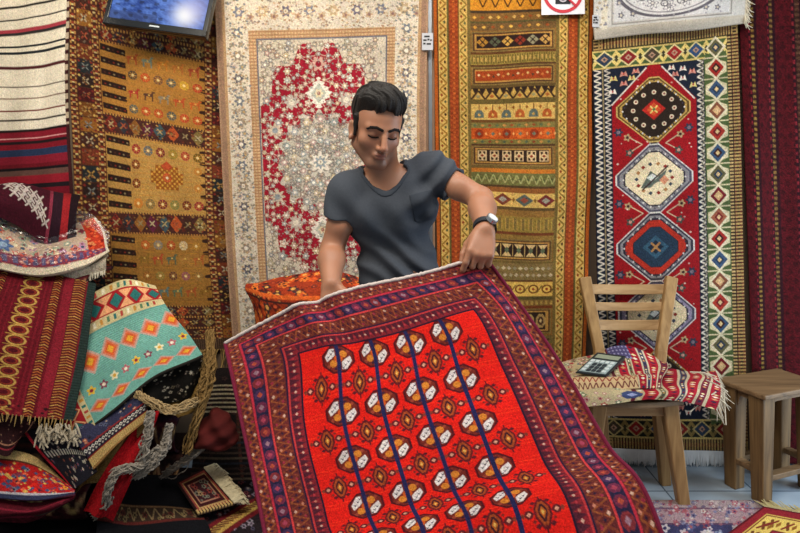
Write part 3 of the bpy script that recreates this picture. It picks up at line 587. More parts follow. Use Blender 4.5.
for i, y in enumerate(ys):
    if i == 0: med(y, [('#c7a860', 1), ('#5c4420', .96), ('#b4934e', .9), ('#2b2018', .84)], m_dark)
    elif i == 1: med(y, [('#d6d0c8', 1.04), ('#4c4a58', 1), (GREY, .93), ('#33303a', .83), ('#e2d2ac', .78)], m_cream)
    elif i == 2: med(y, [('#d6d0c8', 1.04), ('#36343f', 1), (GREY, .93), ('#2c2a34', .86), ('#b43222', .8), ('#201a1c', .6)], m_blue)
    elif i == 3: med(y, [('#d6d0c8', 1.04), ('#4c4a58', 1), ('#8a8094', .93), ('#33303a', .83), ('#dccaa0', .78)], m_cream)
    else: med(y, [('#c7a860', .9), ('#5c4420', .86), ('#2b2018', .78)], m_dark)
for y in ys: # dashes around each ring
    for k in range(44):
        a = k*2*math.pi/44; L.dia(fcx+35*.9*math.cos(a)*(1-.16*abs(math.sin(2*a))), y+30*math.sin(a)*(1-.16*abs(math.sin(2*a))), 1.0, 1.2, ['#d8d4cc', '#3c3844'][k % 2])
for i in range(4):
    y = (ys[i]+ys[i+1])/2
    for s in (-1, 1):
        x = fcx+s*27; L.line([(fcx+s*12, y), (x, y-9)], 1, '#c9b090'); L.line([(fcx+s*12, y), (x, y+9)], 1, '#c9b090'); L.flower(x, y-8, 4, 5, '#b49a70', '#3a2020'); L.flower(x-s*2, y+8, 4.5, 5, '#3c4a44', '#c08a7a'); L.flower(fcx+s*36, y-14+3*i, 5, 6, '#2a3344', '#7a6a74')
L.abrash(.06); L.a *= np.array((.8, .78, .78), np.float32); L.knots(.13)
d0 = 3.03
r_, S_ = rug('hanging_carpet', 'red carpet with a column of hexagon medallions, hanging behind the wooden chair', 'carpet', L, [0, .5, 1], [0, 120, 240, 430],
    [[(592, 40, d0), (670, 31, d0-.02), (737, 22, d0)], [(595, 152, d0), (670, 147, d0-.02), (741, 142, d0)], [(597, 270, d0), (672, 266, d0-.02), (744, 262, d0)], [(604, 449, d0), (676, 451, d0), (748, 453, d0)]], t=.009,
    shape=lambda S: waves(S, .004, 1.3, .8))
fringe_mesh('fringe', S_, 'bottom', 420, .066, (0, -.02, -1), r=.0030, jit=.07).build('fringe', mat_plain('white_cotton_fringe', '#e4e4e2', .85, amp=.1), r_)
# 6 -- dark red carpet at the far right
W, Hh = 90, 490; L = Loom(W, Hh, '#4e0d14', 1.5)
for y in range(0, Hh, 9):
    for x in range(4, W, 9): L.dia(x+(y//9 % 2)*4.5, y+4, 3, 3.2, ['#64121a', '#3e0a10', '#6e161e'][(x+y) % 3])
for x, c in ((14, '#8a6a34'), (37, '#7a5a30'), (62, '#5c3a2a'), (84, '#5c3a2a')):
    L.rect(x-5, 0, x+5, Hh, '#2d0c14'); L.rect(x-2, 0, x+1.6, Hh, c); L.dash(x-2, 0, x+1.6, Hh, 5, .5, '#3c2218', True); L.dash(x-4.6, 0, x-3, Hh, 7, .5, '#7c2028', True)
L.a *= .85; L.knots(.2)
d0 = 3.06
rug('hanging_carpet', 'plain dark red carpet with thin gold vertical stripes hanging at far right', 'carpet', L, [0, .5, 1], [0, 240, 490],
    [[(738, -16, d0), (778, -16, d0-.03), (826, -16, d0)], [(747, 240, d0), (786, 240, d0-.01), (834, 240, d0)], [(754, 464, d0), (792, 464, d0-.03), (842, 464, d0)]], t=.008, shape=lambda S: waves(S, .012, 1.5, .2))
# 7 -- white carpet folded over a rail at the top right
W, Hh = 156, 90; L = Loom(W, Hh, '#bdb8b0', 1.9)
L.rect(0, 74, W, 90, '#b4a998'); L.rect(0, 88, W, 90, '#9a8f80'); L.rect(8, 0, 14, 76, '#c6bca8')
L.rect(18, 0, W-16, 72, '#8a857f'); L.rect(19.5, 0, W-17.5, 70.5, '#b9b3aa'); L.rect(21, 0, W-19, 69, '#bfbcba'); EC = '#7c787c'
EC = '#5c585c'
L.ring(76, 34, 56, 33, 2.6, '#57535a'); L.ring(76, 34, 51, 29, 1.2, '#7d787c')
for (x, y, r) in ((76, 57, 7), (60, 53, 6.5), (92, 53, 6.5), (46, 46, 6), (106, 46, 6), (68, 43, 6), (84, 43, 6), (54, 36, 6), (98, 36, 6), (76, 34, 6.5), (38, 34, 6), (114, 34, 6), (66, 28, 6), (86, 28, 6), (50, 24, 6), (102, 24, 6), (76, 20, 6)):
    L.flower(x, y, r, 7, '#77737a'); L.flower(x, y, r*.76, 7, '#cfccc8'); L.flower(x, y, r*.5, 6, '#6d6970', '#c8c0b4')
for k in range(34): a = k*.62; L.ring(76+48*math.cos(a)*(.35+.6*(k % 3)/3), 34+27*math.sin(a)*(.35+.6*(k % 3)/3), 3.4, 2.6, 1.0, EC)
for x, y in ((28, 63), (124, 63), (26, 52), (128, 50), (40, 62), (112, 62)): L.flower(x, y, 3.4, 5, '#65636c', '#b8ae9e')
L.speckle(3, 0, 16, 74, 60, ['#7c7a82', '#a09078'], (.8, 1.6)); L.speckle(20, 0, 137, 69, 160, ['#8a868c', '#a8a4a4'], (.5, 1.1)); L.knots(.05)
d0 = 2.985
def drape(S): return waves(S, .010, 1.2, .3, 1.0)
r_, S_ = rug('draped_carpet', 'white carpet with grey scrollwork, folded along the top edge above the red medallion carpet', 'carpet', L, [0, .5, 1], [0, 40, 78, 90],
    [[(594, -52, d0), (671, -53, d0-.02), (748, -58, d0)], [(594, -10, d0), (671, -12, d0-.03), (747, -17, d0)], [(594, 32, d0), (672, 24, d0-.035), (746, 17, d0)], [(595, 40, d0+.012), (672, 32, d0-.01), (745, 24, d0+.012)]], t=.012, shape=drape, back='#b8aa94', edge='#b8aa94')
fringe_mesh('fringe', S_[int(S_.shape[0]*.5):], 'right', 34, .035, (.55, -.1, -.8), r=.003).build('fringe', M_FRINGE, r_)
# television
def on_plane(x, y, d): return P(x, y, d)
tv = thing('television', 'black flat television with a bright blue picture, tilted above the gold kilim', 'television', P(155, -20, 2.9))
a, b = P(103, 24, 2.86), P(206, 38, 2.86); ux = (b-a)/np.linalg.norm(b-a); wid = np.linalg.norm(b-a); uz = np.array((.09, .22, .97)); uz -= ux*uz.dot(ux); uz /= np.linalg.norm(uz); uy = np.cross(uz, ux); hgt = .30
R3 = np.stack([ux, uy, uz], 1); ctr = (a+b)/2+uz*hgt/2
M_TV = mat_plain('black_gloss_plastic', '#0f1418', .25, amp=.05, spec=.5); 
mb = MB(); mb.box(ctr+uy*.02, (wid, .035, hgt), R3); fr = mb.build('casing', M_TV, tv, bevel=.006)
mb = MB()
for (cx_, cz_, sx, sz) in ((0, -hgt/2+.017, wid, .034), (0, hgt/2-.009, wid, .018), (-wid/2+.010, 0, .020, hgt), (wid/2-.010, 0, .020, hgt)): mb.box(ctr+ux*cx_+uz*cz_-uy*.004, (sx, .016, sz), R3)
mb.build('bezel', M_TV, tv, bevel=.003)
mb = MB(); mb.box(ctr+uz*(-hgt/2+.017)-uy*.0135, (.045, .003, .007), R3); mb.build('maker_badge', mat_plain('silver_badge', '#b8c0c4', .3, amp=.02), tv)
mb = MB(); mb.box(ctr+uy*.09+uz*.03, (.12, .14, .1), R3); mb.build('wall_bracket', M_TV, tv)
nx, ny = 84, 50; U, V = np.meshgrid(np.linspace(-.5, .5, nx), np.linspace(.5, -.5, ny))
sw, sh_ = wid-.036, hgt-.05; Sx = ctr+uz*.008+U[..., None]*ux*sw+V[..., None]*uz*sh_-uy*.006
pic = np.zeros((ny, nx, 3)); n1 = np.sin(U*31+np.sin(V*17)*2)*np.sin(V*23+U*9)+.8*np.sin(U*70+3*np.sin(V*40))*np.sin(V*61+4*np.sin(U*25)); mixv = np.clip(.5+.35*n1+.3*np.sin(U*7), 0, 1)[..., None]
pic = lin('#173a86')*(1-mixv)+lin('#5f86d8')*mixv; g = np.exp(-(((U-.29)/.11)**2+((V+.24)/.2)**2))[..., None]; pic = pic*(1-g)+lin('#fdfbe8')*g*1.3
wh = (np.exp(-(((U-.36)/.16)**2+((V+.1)/.35)**2)))[..., None]; pic = pic*(1-wh*.6)+lin('#b9b6e6')*wh*.6
lo = (V < -.33)[..., None]*(U < -.0)[..., None]; pic = np.where(lo, pic*.45+lin('#3c4a78')*.3, pic); dk = (np.sin(U*40)*np.sin(V*33+2) > .55)[..., None] & (U < .1)[..., None]; pic = np.where(dk, pic*.4, pic)
idx = np.arange(nx*ny).reshape(ny, nx); me = rawmesh('screen', Sx.reshape(-1, 3), np.stack([idx[:-1, :-1], idx[1:, :-1], idx[1:, 1:], idx[:-1, 1:]], -1).reshape(-1, 4), pic.reshape(-1, 3))
m, nt, bs = _nodes('lit_screen'); at = nt.nodes.new('ShaderNodeAttribute'); at.attribute_name = 'weave'; nt.links.new(at.outputs['Color'], bs.inputs['Emission Color']); bs.inputs['Emission Strength'].default_value = .95
bs.inputs['Base Color'].default_value = (.01, .012, .02, 1); bs.inputs['Roughness'].default_value = .15
link('screen', me, m, tv)
# no-photography sign
sg = thing('sign', 'white sign with a red ring around a black camera, at top of the banded kilim', 'sign', P(563, 14, 3.0))
ds = 3.0; q = lambda x, y, d=ds: P(x, y, d)
mb = MB(); mb.hexa([q(541.5, 15), q(585, 14), q(585, 14, ds+.012), q(541.5, 15, ds+.012), q(540.5, -36), q(584, -37), q(584, -37, ds+.012), q(540.5, -36, ds+.012)]); mb.build('board', mat_plain('white_board', '#e2dfe2', .5, amp=.02), sg, bevel=.001)
def ringmesh(c, r0, r1, d, n=48, th=.002):
    V = []; Fs = []
    for k in range(n):
        a_ = 2*math.pi*k/n; V += [q(c[0]+r0*math.cos(a_), c[1]+r0*math.sin(a_), d), q(c[0]+r1*math.cos(a_), c[1]+r1*math.sin(a_), d), q(c[0]+r1*math.cos(a_), c[1]+r1*math.sin(a_), d+th), q(c[0]+r0*math.cos(a_), c[1]+r0*math.sin(a_), d+th)]
    for k in range(n):
        i, j = 4*k, 4*((k+1) % n); Fs += [(i, i+1, j+1, j), (i+1, i+2, j+2, j+1), (i+3, i, j, j+3)]
    return MB().add(V, Fs)
rm = ringmesh((563, -7), 16.8, 20, ds-.003); rm.build('red_ring', mat_plain('sign_red', '#c2303c', .5, amp=.03), sg)
mb = MB(); mb.hexa([q(555.5, 4, ds-.002), q(570.5, 4, ds-.002), q(570.5, 4, ds), q(555.5, 4, ds), q(555.5, -10, ds-.002), q(570.5, -10, ds-.002), q(570.5, -10, ds), q(555.5, -10, ds)])
cm_ = mb.build('camera_pictogram', mat_plain('sign_black', '#1b1a1e', .5, amp=.03), sg)
ln = ringmesh((563, -2), 2.6, 4.2, ds-.005, 24); ln.build('lens', mat_plain('sign_grey', '#b9aeb4', .5, amp=.03), cm_)
mb = MB(); mb.bar(q(550, -20, ds-.005), q(576, 6, ds-.005), .010, .002, (1, 0, 1)); mb.build('slash', bpy.data.materials['sign_red'], sg)
# post with a white tag between the cream carpet and the banded kilim
ps = thing('wall_post', 'narrow grey metal wall post seen between cream carpet and banded kilim', 'post', P(430, 470, 3.08))
mb = MB(); a, b = P(425, 469, 3.085), P(436, 469, 3.085); a2, b2 = P(423, -60, 3.085), P(434, -60, 3.085); th = np.array((0, .015, 0)); mb.hexa([a, b, b+th, a+th, a2, b2, b2+th, a2+th]); mb.build('upright', mat_plain('brown_post', '#a8846a', .5, amp=.1), ps)
mb = MB(); a, b = P(430, 469, 3.078), P(433.5, 469, 3.078); a2, b2 = P(428, -60, 3.078), P(431.5, -60, 3.078); mb.hexa([a, b, b+th*.4, a+th*.4, a2, b2, b2+th*.4, a2+th*.4]); mb.build('metal_channel', mat_plain('grey_metal', '#8f959c', .35, .6, amp=.1), ps)
M_CARD = mat_plain('grey_white_card', '#b4b4b8', .6, amp=.04)
def tag_(lbl, x0, y0, x1, y1, d):
    t = thing('paper_tag', lbl, 'tag', P((x0+x1)/2, y1, d)); e = np.array((0, .003, 0)); mb = MB()
    mb.hexa([P(x0, y1, d), P(x1, y1, d), P(x1, y1, d)+e, P(x0, y1, d)+e, P(x0, y0, d), P(x1, y0, d), P(x1, y0, d)+e, P(x0, y0, d)+e]); mb.build('card', M_CARD, t)
    mb = MB(); w_ = x1-x0
    for fx, fy, ww in ((.12, .42, .3), (.5, .38, .18), (.75, .42, .14), (.12, .62, .2), (.42, .64, .4), (.2, .2, .5)):
        c = P(x0+w_*(fx+ww/2), y0+(y1-y0)*fy, d-.001); mb.box(c, (w_*ww*d/FPX, .001, .008))
    mb.build('printed_lines', bpy.data.materials['sign_black'], t)
tag_('small white printed tag on the grey post between cream carpet and banded kilim', 422, 33, 433, 50, 3.02)
tag_('small white printed tag at upper left edge of the red medallion carpet', 592.5, 15, 599, 27, 2.97)
# ---------------------------------------------------------------- the carpet being shown
W, Hh = 300, 430; L = Loom(W, Hh, '#5a1f2a', 1.9)
RD, DR, NB, BR = '#cc1a12', '#7a1626', '#2a2346', '#6d2f24'
# canvas: side border 60 wide each side, top border 60, field 180 wide
BT = 60
def ladder(n0, n1, p, fn):
    for i in range(int((n1-n0)/p)): fn(n0+(i+.5)*p, i)
def hb(y0, y1, x0, x1, kind):
    h = y1-y0; ym = (y0+y1)/2
    if kind == 'navy':
        L.rect(x0, y0, x1, y1, '#281d38')
        ladder(x0, x1, 11, lambda x, i: (L.octa(x, ym, 4.6, h*.42, ['#62243a', '#74282e', '#40284c', '#642640'][i % 4]), L.dia(x, ym, 2.6, h*.22, ['#a04434', '#8e6a78', '#9c3c50'][i % 3]), L.dia(x+5.5, ym, 1.6, h*.3, '#1f1c38')))
    elif kind == 'brown':
        L.rect(x0, y0, x1, y1, '#5c2424')
        L.zline(x0, y0+1, x1, y1-1, 12, .9, '#8a4828'); L.zline(x0, y0+1, x1, y1-1, 12, .9, '#763626', False, .5)
        ladder(x0, x1, 6, lambda x, i: (L.dia(x, ym+(h*.26 if i % 2 else -h*.26), 1.7, 1.7, ['#b0705a', '#c09a86', '#8a2a3a'][i % 3]), L.dia(x+3, ym, 1.2, 1.4, '#2c1a30')))
    elif kind == 'red':
        L.rect(x0, y0, x1, y1, '#7c2029'); L.zig(x0, y0, x1, y1, 6, '#4a1a28')
        ladder(x0, x1, 6, lambda x, i: L.dia(x, ym, 1.4, 1.4, ['#b06a5a', '#c49a8a', '#a0303a'][i % 3]))
def vb(x0, x1, y0, y1, kind):
    t = Loom(y1-y0, x1-x0, '#000000', 1.9); global L; keep = L; L = t; hb(0, x1-x0, 0, y1-y0, kind); L = keep; L.paste(t, x0, y0, x1, y1, vert=True)
# bands from the outside inwards: (start, end, kind)
bands = [(2, 13, 'brown'), (15, 27, 'navy'), (29, 45, 'brown'), (48, 58, 'red')]; edges = [(0, 2, '#8a1c34'), (13, 15, '#b02a3a'), (27, 29, '#c0383a'), (45, 46.4, '#1c1630'), (46.4, 48, '#b83436'), (58, 60, '#221226')]
for a, b, k in bands:
    hb(a, b, a, W-a, k); vb(a, b, a, Hh, k); vb(W-b, W-a, a, Hh, k)
for a, b, c in edges:
    L.rect(a, a, W-a, b, c); L.rect(a, a, b, Hh, c); L.rect(W-b, a, W-a, Hh, c)
L.rect(BT, BT, W-BT, Hh, RD)
L.fn(BT, BT, W-BT, Hh, lambda X, Y: np.sin(Y*1.9+np.sin(X*.15))+.6*np.sin(Y*.37+X*.02) > 1.15, '#dc2a16')
colx = [BT+180*f for f in (.195, .395, .595, .795)]; ROW = 46.0; row0 = BT+13
def gul(x, y):
    L.octa(x, y, 15.4, 13, '#4a1018', 1.38); L.octa(x, y, 13.4, 11.2, '#6a241c', 1.38)
    # quartered: white upper left / lower right, dark red-brown the others
    L.poly([(x-12.4, y-3), (x-7, y-9.8), (x-3, y-9.8), (x-3, y-3.4), (x-6, y-1), (x-11, y+1.6)], '#cfc6c4'); L.poly([(x+12.4, y+3), (x+7, y+9.8), (x+3, y+9.8), (x+3, y+3.4), (x+6, y+1), (x+11, y-1.6)], '#cfc6c4')
    for sx, sy in ((-1, -1), (1, 1)):
        for dx, dy in ((9, 3), (4, 8), (6.2, 5.6)): L.poly([(x+sx*dx-1.9, y+sy*dy-1.4), (x+sx*dx, y+sy*dy+.4), (x+sx*dx+1.9, y+sy*dy-1.4), (x+sx*dx, y+sy*dy+2)], '#2a2038')
    for sx, sy in ((1, -1), (-1, 1)): L.octa(x+sx*5, y+sy*4, 3.4, 3.2, '#c0742a'); L.dia(x+sx*9.5, y+sy*6, 2, 2, '#8a3a2a'); L.dia(x+sx*3, y+sy*8.6, 1.8, 1.6, '#3a1c2c')
    L.octa(x, y, 4, 3.4, '#b8501e'); L.dia(x, y, 2, 1.8, '#e0b080')
def minor(x, y):
    L.octa(x, y, 6.4, 11, '#5c161c', 1.3); L.octa(x, y, 4.8, 8.8, '#96401e', 1.3); L.octa(x, y, 3.2, 6.4, '#3c1820', 1.3); L.dia(x, y, 2.4, 4.6, '#a8561e'); L.dia(x, y, 1.2, 2.2, '#d0a050')
    for s in (-1, 1):
        L.line([(x+s*5, y), (x+s*15, y)], 1.3, '#6a1620'); L.octa(x+s*10.5, y, 3.2, 3.2, '#5c1a20'); L.dia(x+s*10.5, y, 1.8, 1.8, '#c89078'); L.dia(x+s*15, y, 1.8, 2.4, '#7a3024'); L.line([(x, y+s*9), (x, y+s*13.5)], 1.4, '#5c161c')
        for q in (-1, 1): L.dia(x+q*5.4, y+s*8.4, 2.4, 1.8, '#54161e'); L.dia(x+q*7.5, y+s*5.4, 1.4, 1.4, '#7a2420')
for j in range(9):
    y = row0+j*ROW
    for i in range(5): minor(BT+180*(.095+.2*i), y+ROW/2)
for x in colx:
    L.rect(x-1.6, BT, x+1.6, Hh, '#23234a'); 
for j in range(9):
    for x in colx: gul(x, row0+j*ROW)
for x in colx: L.rect(x-1.9, BT, x+1.9, Hh, '#20204a')
L.abrash(.06); L.knots(.1)
row = lambda pts, d: [(x, y, d+dd) for (x, y, dd) in pts]
us = [0, .2, .5, .8, 1.0]; vs = [0, 60, 60+13+46, 60+13+46*3, 60+13+46*5, 348, 388, 430]
C = pnet([row([(225, 344, .05), (280, 315, .0), (350, 290.5, -.0), (424, 274, -.0), (486, 258, .02)], 1.87),
     row([(233, 378, .04), (300, 354, 0), (388, 336, -.02), (473, 311, .0), (519, 303, .05)], 1.80),
     row([(246, 438, .03), (305, 421, 0), (402, 397, -.02), (501, 369, .0), (557, 357, .06)], 1.70),
     row([(266, 533, .02), (327, 516, 0), (430, 487, -.01), (540, 456, .0), (607, 440, .06)], 1.53),
     row([(284, 636, 0), (347, 618, 0), (458, 586, 0), (581, 551, .0), (662, 532, .05)], 1.36)])
def nxt(r, dx, dy, z=None, dz=0): return [np.array((p[0]*1.0+dx, p[1]+dy, (p[2]+dz if z is None else z))) for p in r]
C.append(nxt(C[4], .02, -.20, None, -.24)); C.append(nxt(C[5], .03, -.16, .10)); C.append(nxt(C[6], .02, -.22, .03))
def heldfold(S):
    ny, nx = S.shape[:2]; u = np.linspace(0, 1, nx)[None]; v = np.linspace(0, 1, ny)[:, None]; n = normals(S)
    a = .020*np.exp(-((u-.28-.1*v)/.045)**2)*np.exp(-v*7)-.022*np.exp(-((u-.345-.12*v)/.05)**2)*np.exp(-v*7)
    a = a+.007*np.sin(2*math.pi*(1.4*u+.5*v)+.6)*np.clip(v*4, 0, 1)*np.clip((.8-v)*5, 0, 1)+.0025*np.sin(2*math.pi*(.6*u+1.6*v)+2)*np.clip(v*3, 0, 1)*np.clip((.75-v)*5, 0, 1)
    a = a+.016*np.exp(-((u-.93)/.04)**2)*np.exp(-v*5)
    return S-n*a[:, :, None]*-1
r_, S_held = rug('held_carpet', 'large red carpet with four columns of octagons, held up by the man in grey', 'carpet', L, us, vs, C, t=.007, raw3d=True, shape=heldfold, back='#6a3030', edge='#3a1626')
# white woven end along the top edge
E = S_held[0]; mb = MB(); nn = S_held[0]-S_held[3]; nn /= np.linalg.norm(nn, axis=1, keepdims=True); k = 4; pts = E[:int(len(E)*.955):k]; up = nn[:int(len(E)*.955):k]
pts = pts+up*.003+RNG.normal(0, .0006, pts.shape); mb.tube(pts, [.0056*(1+.06*math.sin(i*.9)) for i in range(len(pts))], 8); mb.build('kilim_end', mat_plain('white_woven_end', '#c9bcb6', .9, amp=.15, scale=120), r_, smooth=True)
mb = MB(); mb.tube(S_held[::5, -1], .0055, 6); mb.tube(S_held[::5, 0], .0055, 6); mb.build('selvedge', mat_plain('maroon_selvedge', '#6a1230', .9, amp=.2, scale=90), r_, smooth=True)
# ---------------------------------------------------------------- chair
M_CH = mat_wood('pale_chair_wood', '#8a6a42', '#b08c5c', .5, 'Z'); M_CHX = mat_wood('pale_slat_wood', '#94744c', '#b8966a', .5, 'X'); M_SEAT = mat_wood('worn_seat_wood', '#6e5a42', '#94795a', .5, 'X')
ch = thing('dining_chair', 'pale wooden chair with three back slats, holding a folded rug and a calculator', 'chair', P(640, 480, 2.8)*np.array((1, 1, 0)))
FRf = P(683, 504, 2.69); FRf[2] = 0.0; FRt = P(668, 400, 2.655); RRf = P(665, 484, 2.865); RRf[2] = 0; RRt = P(657, 396, 2.85); FLf = P(588, 505, 2.69); FLf[2] = 0; FLt = P(598, 401, 2.655); RLf = P(606, 484, 2.865); RLf[2] = 0; RLt = P(600, 396, 2.85)
RPt = P(671.5, 277, 2.985); LPt = P(584.5, 277, 2.985); RPm = P(661, 350, 2.90); LPm = P(599, 350, 2.90)
for a, b in ((FRf, FRt), (FLf, FLt)): MB().bar(a, b, .050, .046, (1, 0, 0), .066, .056).build('leg', M_CH, ch, bevel=.006)
for f, t, m_, p in ((RRf, RRt, RPm, RPt), (RLf, RLt, LPm, LPt)):
    mb = MB(); mb.bar(f, t, .044, .046, (1, 0, 0), .05, .05); mb.bar(t-(m_-t)*.02, m_, .046, .042, (1, 0, 0)); mb.bar(m_-(p-m_)*.02, p, .046, .040, (1, 0, 0), .056, .032); mb.build('leg', M_CH, ch, bevel=.005)
seat_z = FRt[2]+.0
sp = [P(586, 398, 2.62), P(684, 398, 2.62), P(676, 390, 2.90), P(590, 390, 2.90)]
V = []; n_ = 10
outl = []
q0, q1, q2, q3 = [np.array((p[0], p[1], 0)) for p in sp]
for k in range(n_+1): f = k/n_; outl.append(q0*(1-f)+q1*f-np.array((0, .035*math.sin(math.pi*f), 0)))
for k in range(n_+1): f = k/n_; outl.append(q2*(1-f)+q3*f)
zt = .478; N_ = len(outl)
def seat_mesh():
    top = [np.array((p[0], p[1], zt)) for p in outl]; bot = [np.array((p[0], p[1], zt-.024)) for p in outl]
    return MB().add(top+bot, [tuple(range(N_)), tuple(range(2*N_-1, N_-1, -1))]+[(i+N_, (i+1) % N_+N_, (i+1) % N_, i) for i in range(N_)])
seat_mesh().build('seat', M_SEAT, ch, bevel=.006)
ap = np.array((0, 0, -.022)); zz = lambda p: np.array((p[0], p[1], zt-.024))
for a, b in ((FLt, FRt), (RLt, RRt), (FLt, RLt), (FRt, RRt)): MB().bar(zz(a)+ap*1.2, zz(b)+ap*1.2, .024, .055, (0, 1, 0) if a[1] == b[1] else (1, 0, 0)).build('apron', M_CHX, ch, bevel=.003)
def slat(y0, y1, sag):
    xl = lambda y: 588+(y-284)*.17; xr = lambda y: 671-(y-284)*.17; mb = MB(); n = 12; V = []
    d_at = lambda y: 2.975-(y-284)/66*.075
    for k in range(n+1):
        f = k/n
        for yy, dd in ((y0, 0), (y1, 0), (y1, .016), (y0, .016)):
            x = xl(yy)+(xr(yy)-xl(yy))*f; V.append(P(x, yy+sag*math.sin(math.pi*f), d_at(yy)+.028*math.sin(math.pi*f)+dd))
    Fs = []
    for k in range(n):
        i, j = 4*k, 4*k+4; Fs += [(i, i+1, j+1, j), (i+1, i+2, j+2, j+1), (i+2, i+3, j+3, j+2), (i+3, i, j, j+3)]
    Fs += [(3, 2, 1, 0), tuple(4*n+c for c in range(4))]; mb.add(V, Fs); mb.build('back_slat', M_CHX, ch, bevel=.003)
slat(284, 294, .5); slat(302, 310.5, .5); slat(319.5, 330, .5)
# ---------------------------------------------------------------- folded rug on the chair
W, Hh = 200, 130; L = Loom(W, Hh, '#9a2030', 2.0)
def stripes_floral(L, W, Hh):
    L.rect(0, 0, W*.42, Hh, '#b5a47e')
    for _ in range(150):
        x, y = RNG.uniform(0, W*.41), RNG.uniform(0, Hh); L.flower(x, y, RNG.uniform(2.4, 5.4), 5, ['#b07a72', '#6f7a5c', '#a04a44', '#5c6a6a', '#a89068', '#7a8464', '#b4a686', '#a87c7a'][RNG.integers(8)], ['#e2d4b4', '#7c2a34'][RNG.integers(2)])
    xs = W*.40; k = 0
    for w_, c in ((5, '#5a2028'), (8, '#b0a07c'), (16, '#a01c2c'), (3, '#b4a686'), (6, '#5a5a40'), (3, '#b4a686'), (18, '#96182a'), (3, '#bcae92'), (7, '#3a3a50'), (3, '#bcae92'), (15, '#a01c2c'), (4, '#b4a686'), (10, '#6a2030'), (4, '#b4a686'), (16, '#96182a'), (3, '#bcae92'), (20, '#a01c2c')):
        L.rect(xs, 0, xs+w_, Hh, c)
        for y in range(0, Hh, 7):
            if w_ >= 6: L.dia(xs+w_/2, y+3+(k % 2)*3, w_*.3, 2.4, ['#d8c490', '#2a2438', '#e0d0b8', '#6a1420', '#c08a5a'][(k+y) % 5])
        xs += w_; k += 1
    L.octa(W*.40, Hh*.86, 11, 11, '#3a4468'); L.dia(W*.40, Hh*.86, 6, 6, '#8a90b4'); L.knots(.12)
stripes_floral(L, W, Hh)
zs = zt
# lower layer: lies on the seat, front edge rolled down, right end hanging towards the stool
def Z(x, y, d, z): p = P(x, y, d); return np.array((p[0], d, z))
def PX(x, d, z): return np.array(((x-CXP)*d/FPX, d, z))
C = [[PX(552, 2.93, zs+.040), PX(600, 2.93, zs+.040), PX(652, 2.93, zs+.040), PX(700, 2.90, zs+.030), PX(716, 2.88, zs+.035)],
     [PX(552, 2.80, zs+.050), PX(600, 2.80, zs+.050), PX(650, 2.80, zs+.050), PX(704, 2.80, zs+.035), PX(720, 2.80, zs+.015)],
     [PX(554, 2.66, zs+.050), PX(600, 2.66, zs+.052), PX(654, 2.66, zs+.050), PX(700, 2.68, zs+.040), PX(722, 2.70, zs+.010)],
     [PX(562, 2.575, zs+.035), PX(604, 2.57, zs+.042), PX(660, 2.58, zs+.042), PX(698, 2.61, zs+.022), PX(720, 2.64, zs-.015)],
     [PX(568, 2.555, zs-.012), PX(606, 2.55, zs+.006), PX(655, 2.575, zs+.020), PX(694, 2.60, zs-.010), PX(716, 2.63, zs-.045)]]
fr_root, S_ = rug('folded_rug', 'striped red and cream floral rug lying folded on the pale chair seat', 'rug', L, [0, .25, .55, .85, 1], [0, .3, .6, .85, 1], C, t=.018, raw3d=True, mat=M_FLAT, shape=lambda S: waves(S, .005, 2.2, .9), back='#6a4a3a', part='lower_fold')
fringe_mesh('fringe', S_, 'right', 40, .05, (.35, -.2, -.8), r=.002).build('fringe', M_FRINGE, fr_root)
mb = MB()
for x0, y0, x1, y1 in ((700, 372, 722, 384), (706, 380, 728, 392), (716, 392, 690, 412), (724, 392, 726, 425), (690, 372, 715, 376)):
    a, b = P(x0, y0, 2.66), P(x1, y1, 2.62); mb.tube([a, (a+b)/2+np.array((0, 0, .006)), b], .0028, 5)
mb.build('fringe_cord', M_FRINGE, fr_root)
# upper fold, doubled back: rolled front edge, rising to the back slats
W, Hh = 170, 110; L = Loom(W, Hh, '#9a2030', 2.0); stripes_floral(L, W, Hh)
L.rect(0, 84, W*.62, Hh, '#c4a67a'); L.zline(0, 86, W*.62, 96, 9, 1.4, '#8a3a34'); L.zline(0, 97, W*.62, 108, 9, 1.6, '#6a3a34', False, .4)
L.rect(W*.42, 0, W*.66, 26, '#4a4468'); 
for i in range(6):
    for j in range(4): L.dia(W*.42+4+i*7, 3+j*7, 2.2, 2.2, '#8a86a8')
zu = zs+.052
C = [[PX(566, 2.915, zu+.02), PX(592, 2.90, zu+.055), PX(612, 2.885, zu+.100), PX(640, 2.88, zu+.085), PX(668, 2.88, zu+.03)],
     [PX(561, 2.84, zu+.03), PX(592, 2.83, zu+.052), PX(618, 2.82, zu+.060), PX(646, 2.81, zu+.050), PX(668, 2.82, zu+.02)],
     [PX(562, 2.74, zu+.026), PX(592, 2.73, zu+.034), PX(622, 2.72, zu+.034), PX(648, 2.72, zu+.03), PX(664, 2.73, zu+.018)],
     [PX(567, 2.63, zu+.022), PX(594, 2.63, zu+.028), PX(626, 2.64, zu+.032), PX(650, 2.65, zu+.028), PX(662, 2.66, zu+.016)],
     [PX(573, 2.595, zu-.004), PX(594, 2.595, zu-.004), PX(628, 2.605, zu+.0), PX(650, 2.615, zu+.002), PX(661, 2.63, zu+.002)]]
S2 = net([0, .25, .5, .8, 1], [0, .25, .5, .85, 1], C, L.nx, L.ny); S2 = waves(S2, .004, 1.7, 1.2, .5)
link('upper_fold', cloth_mesh('upper_fold', S2, L.out(), .016, '#6a4a3a'), M_FLAT, fr_root)
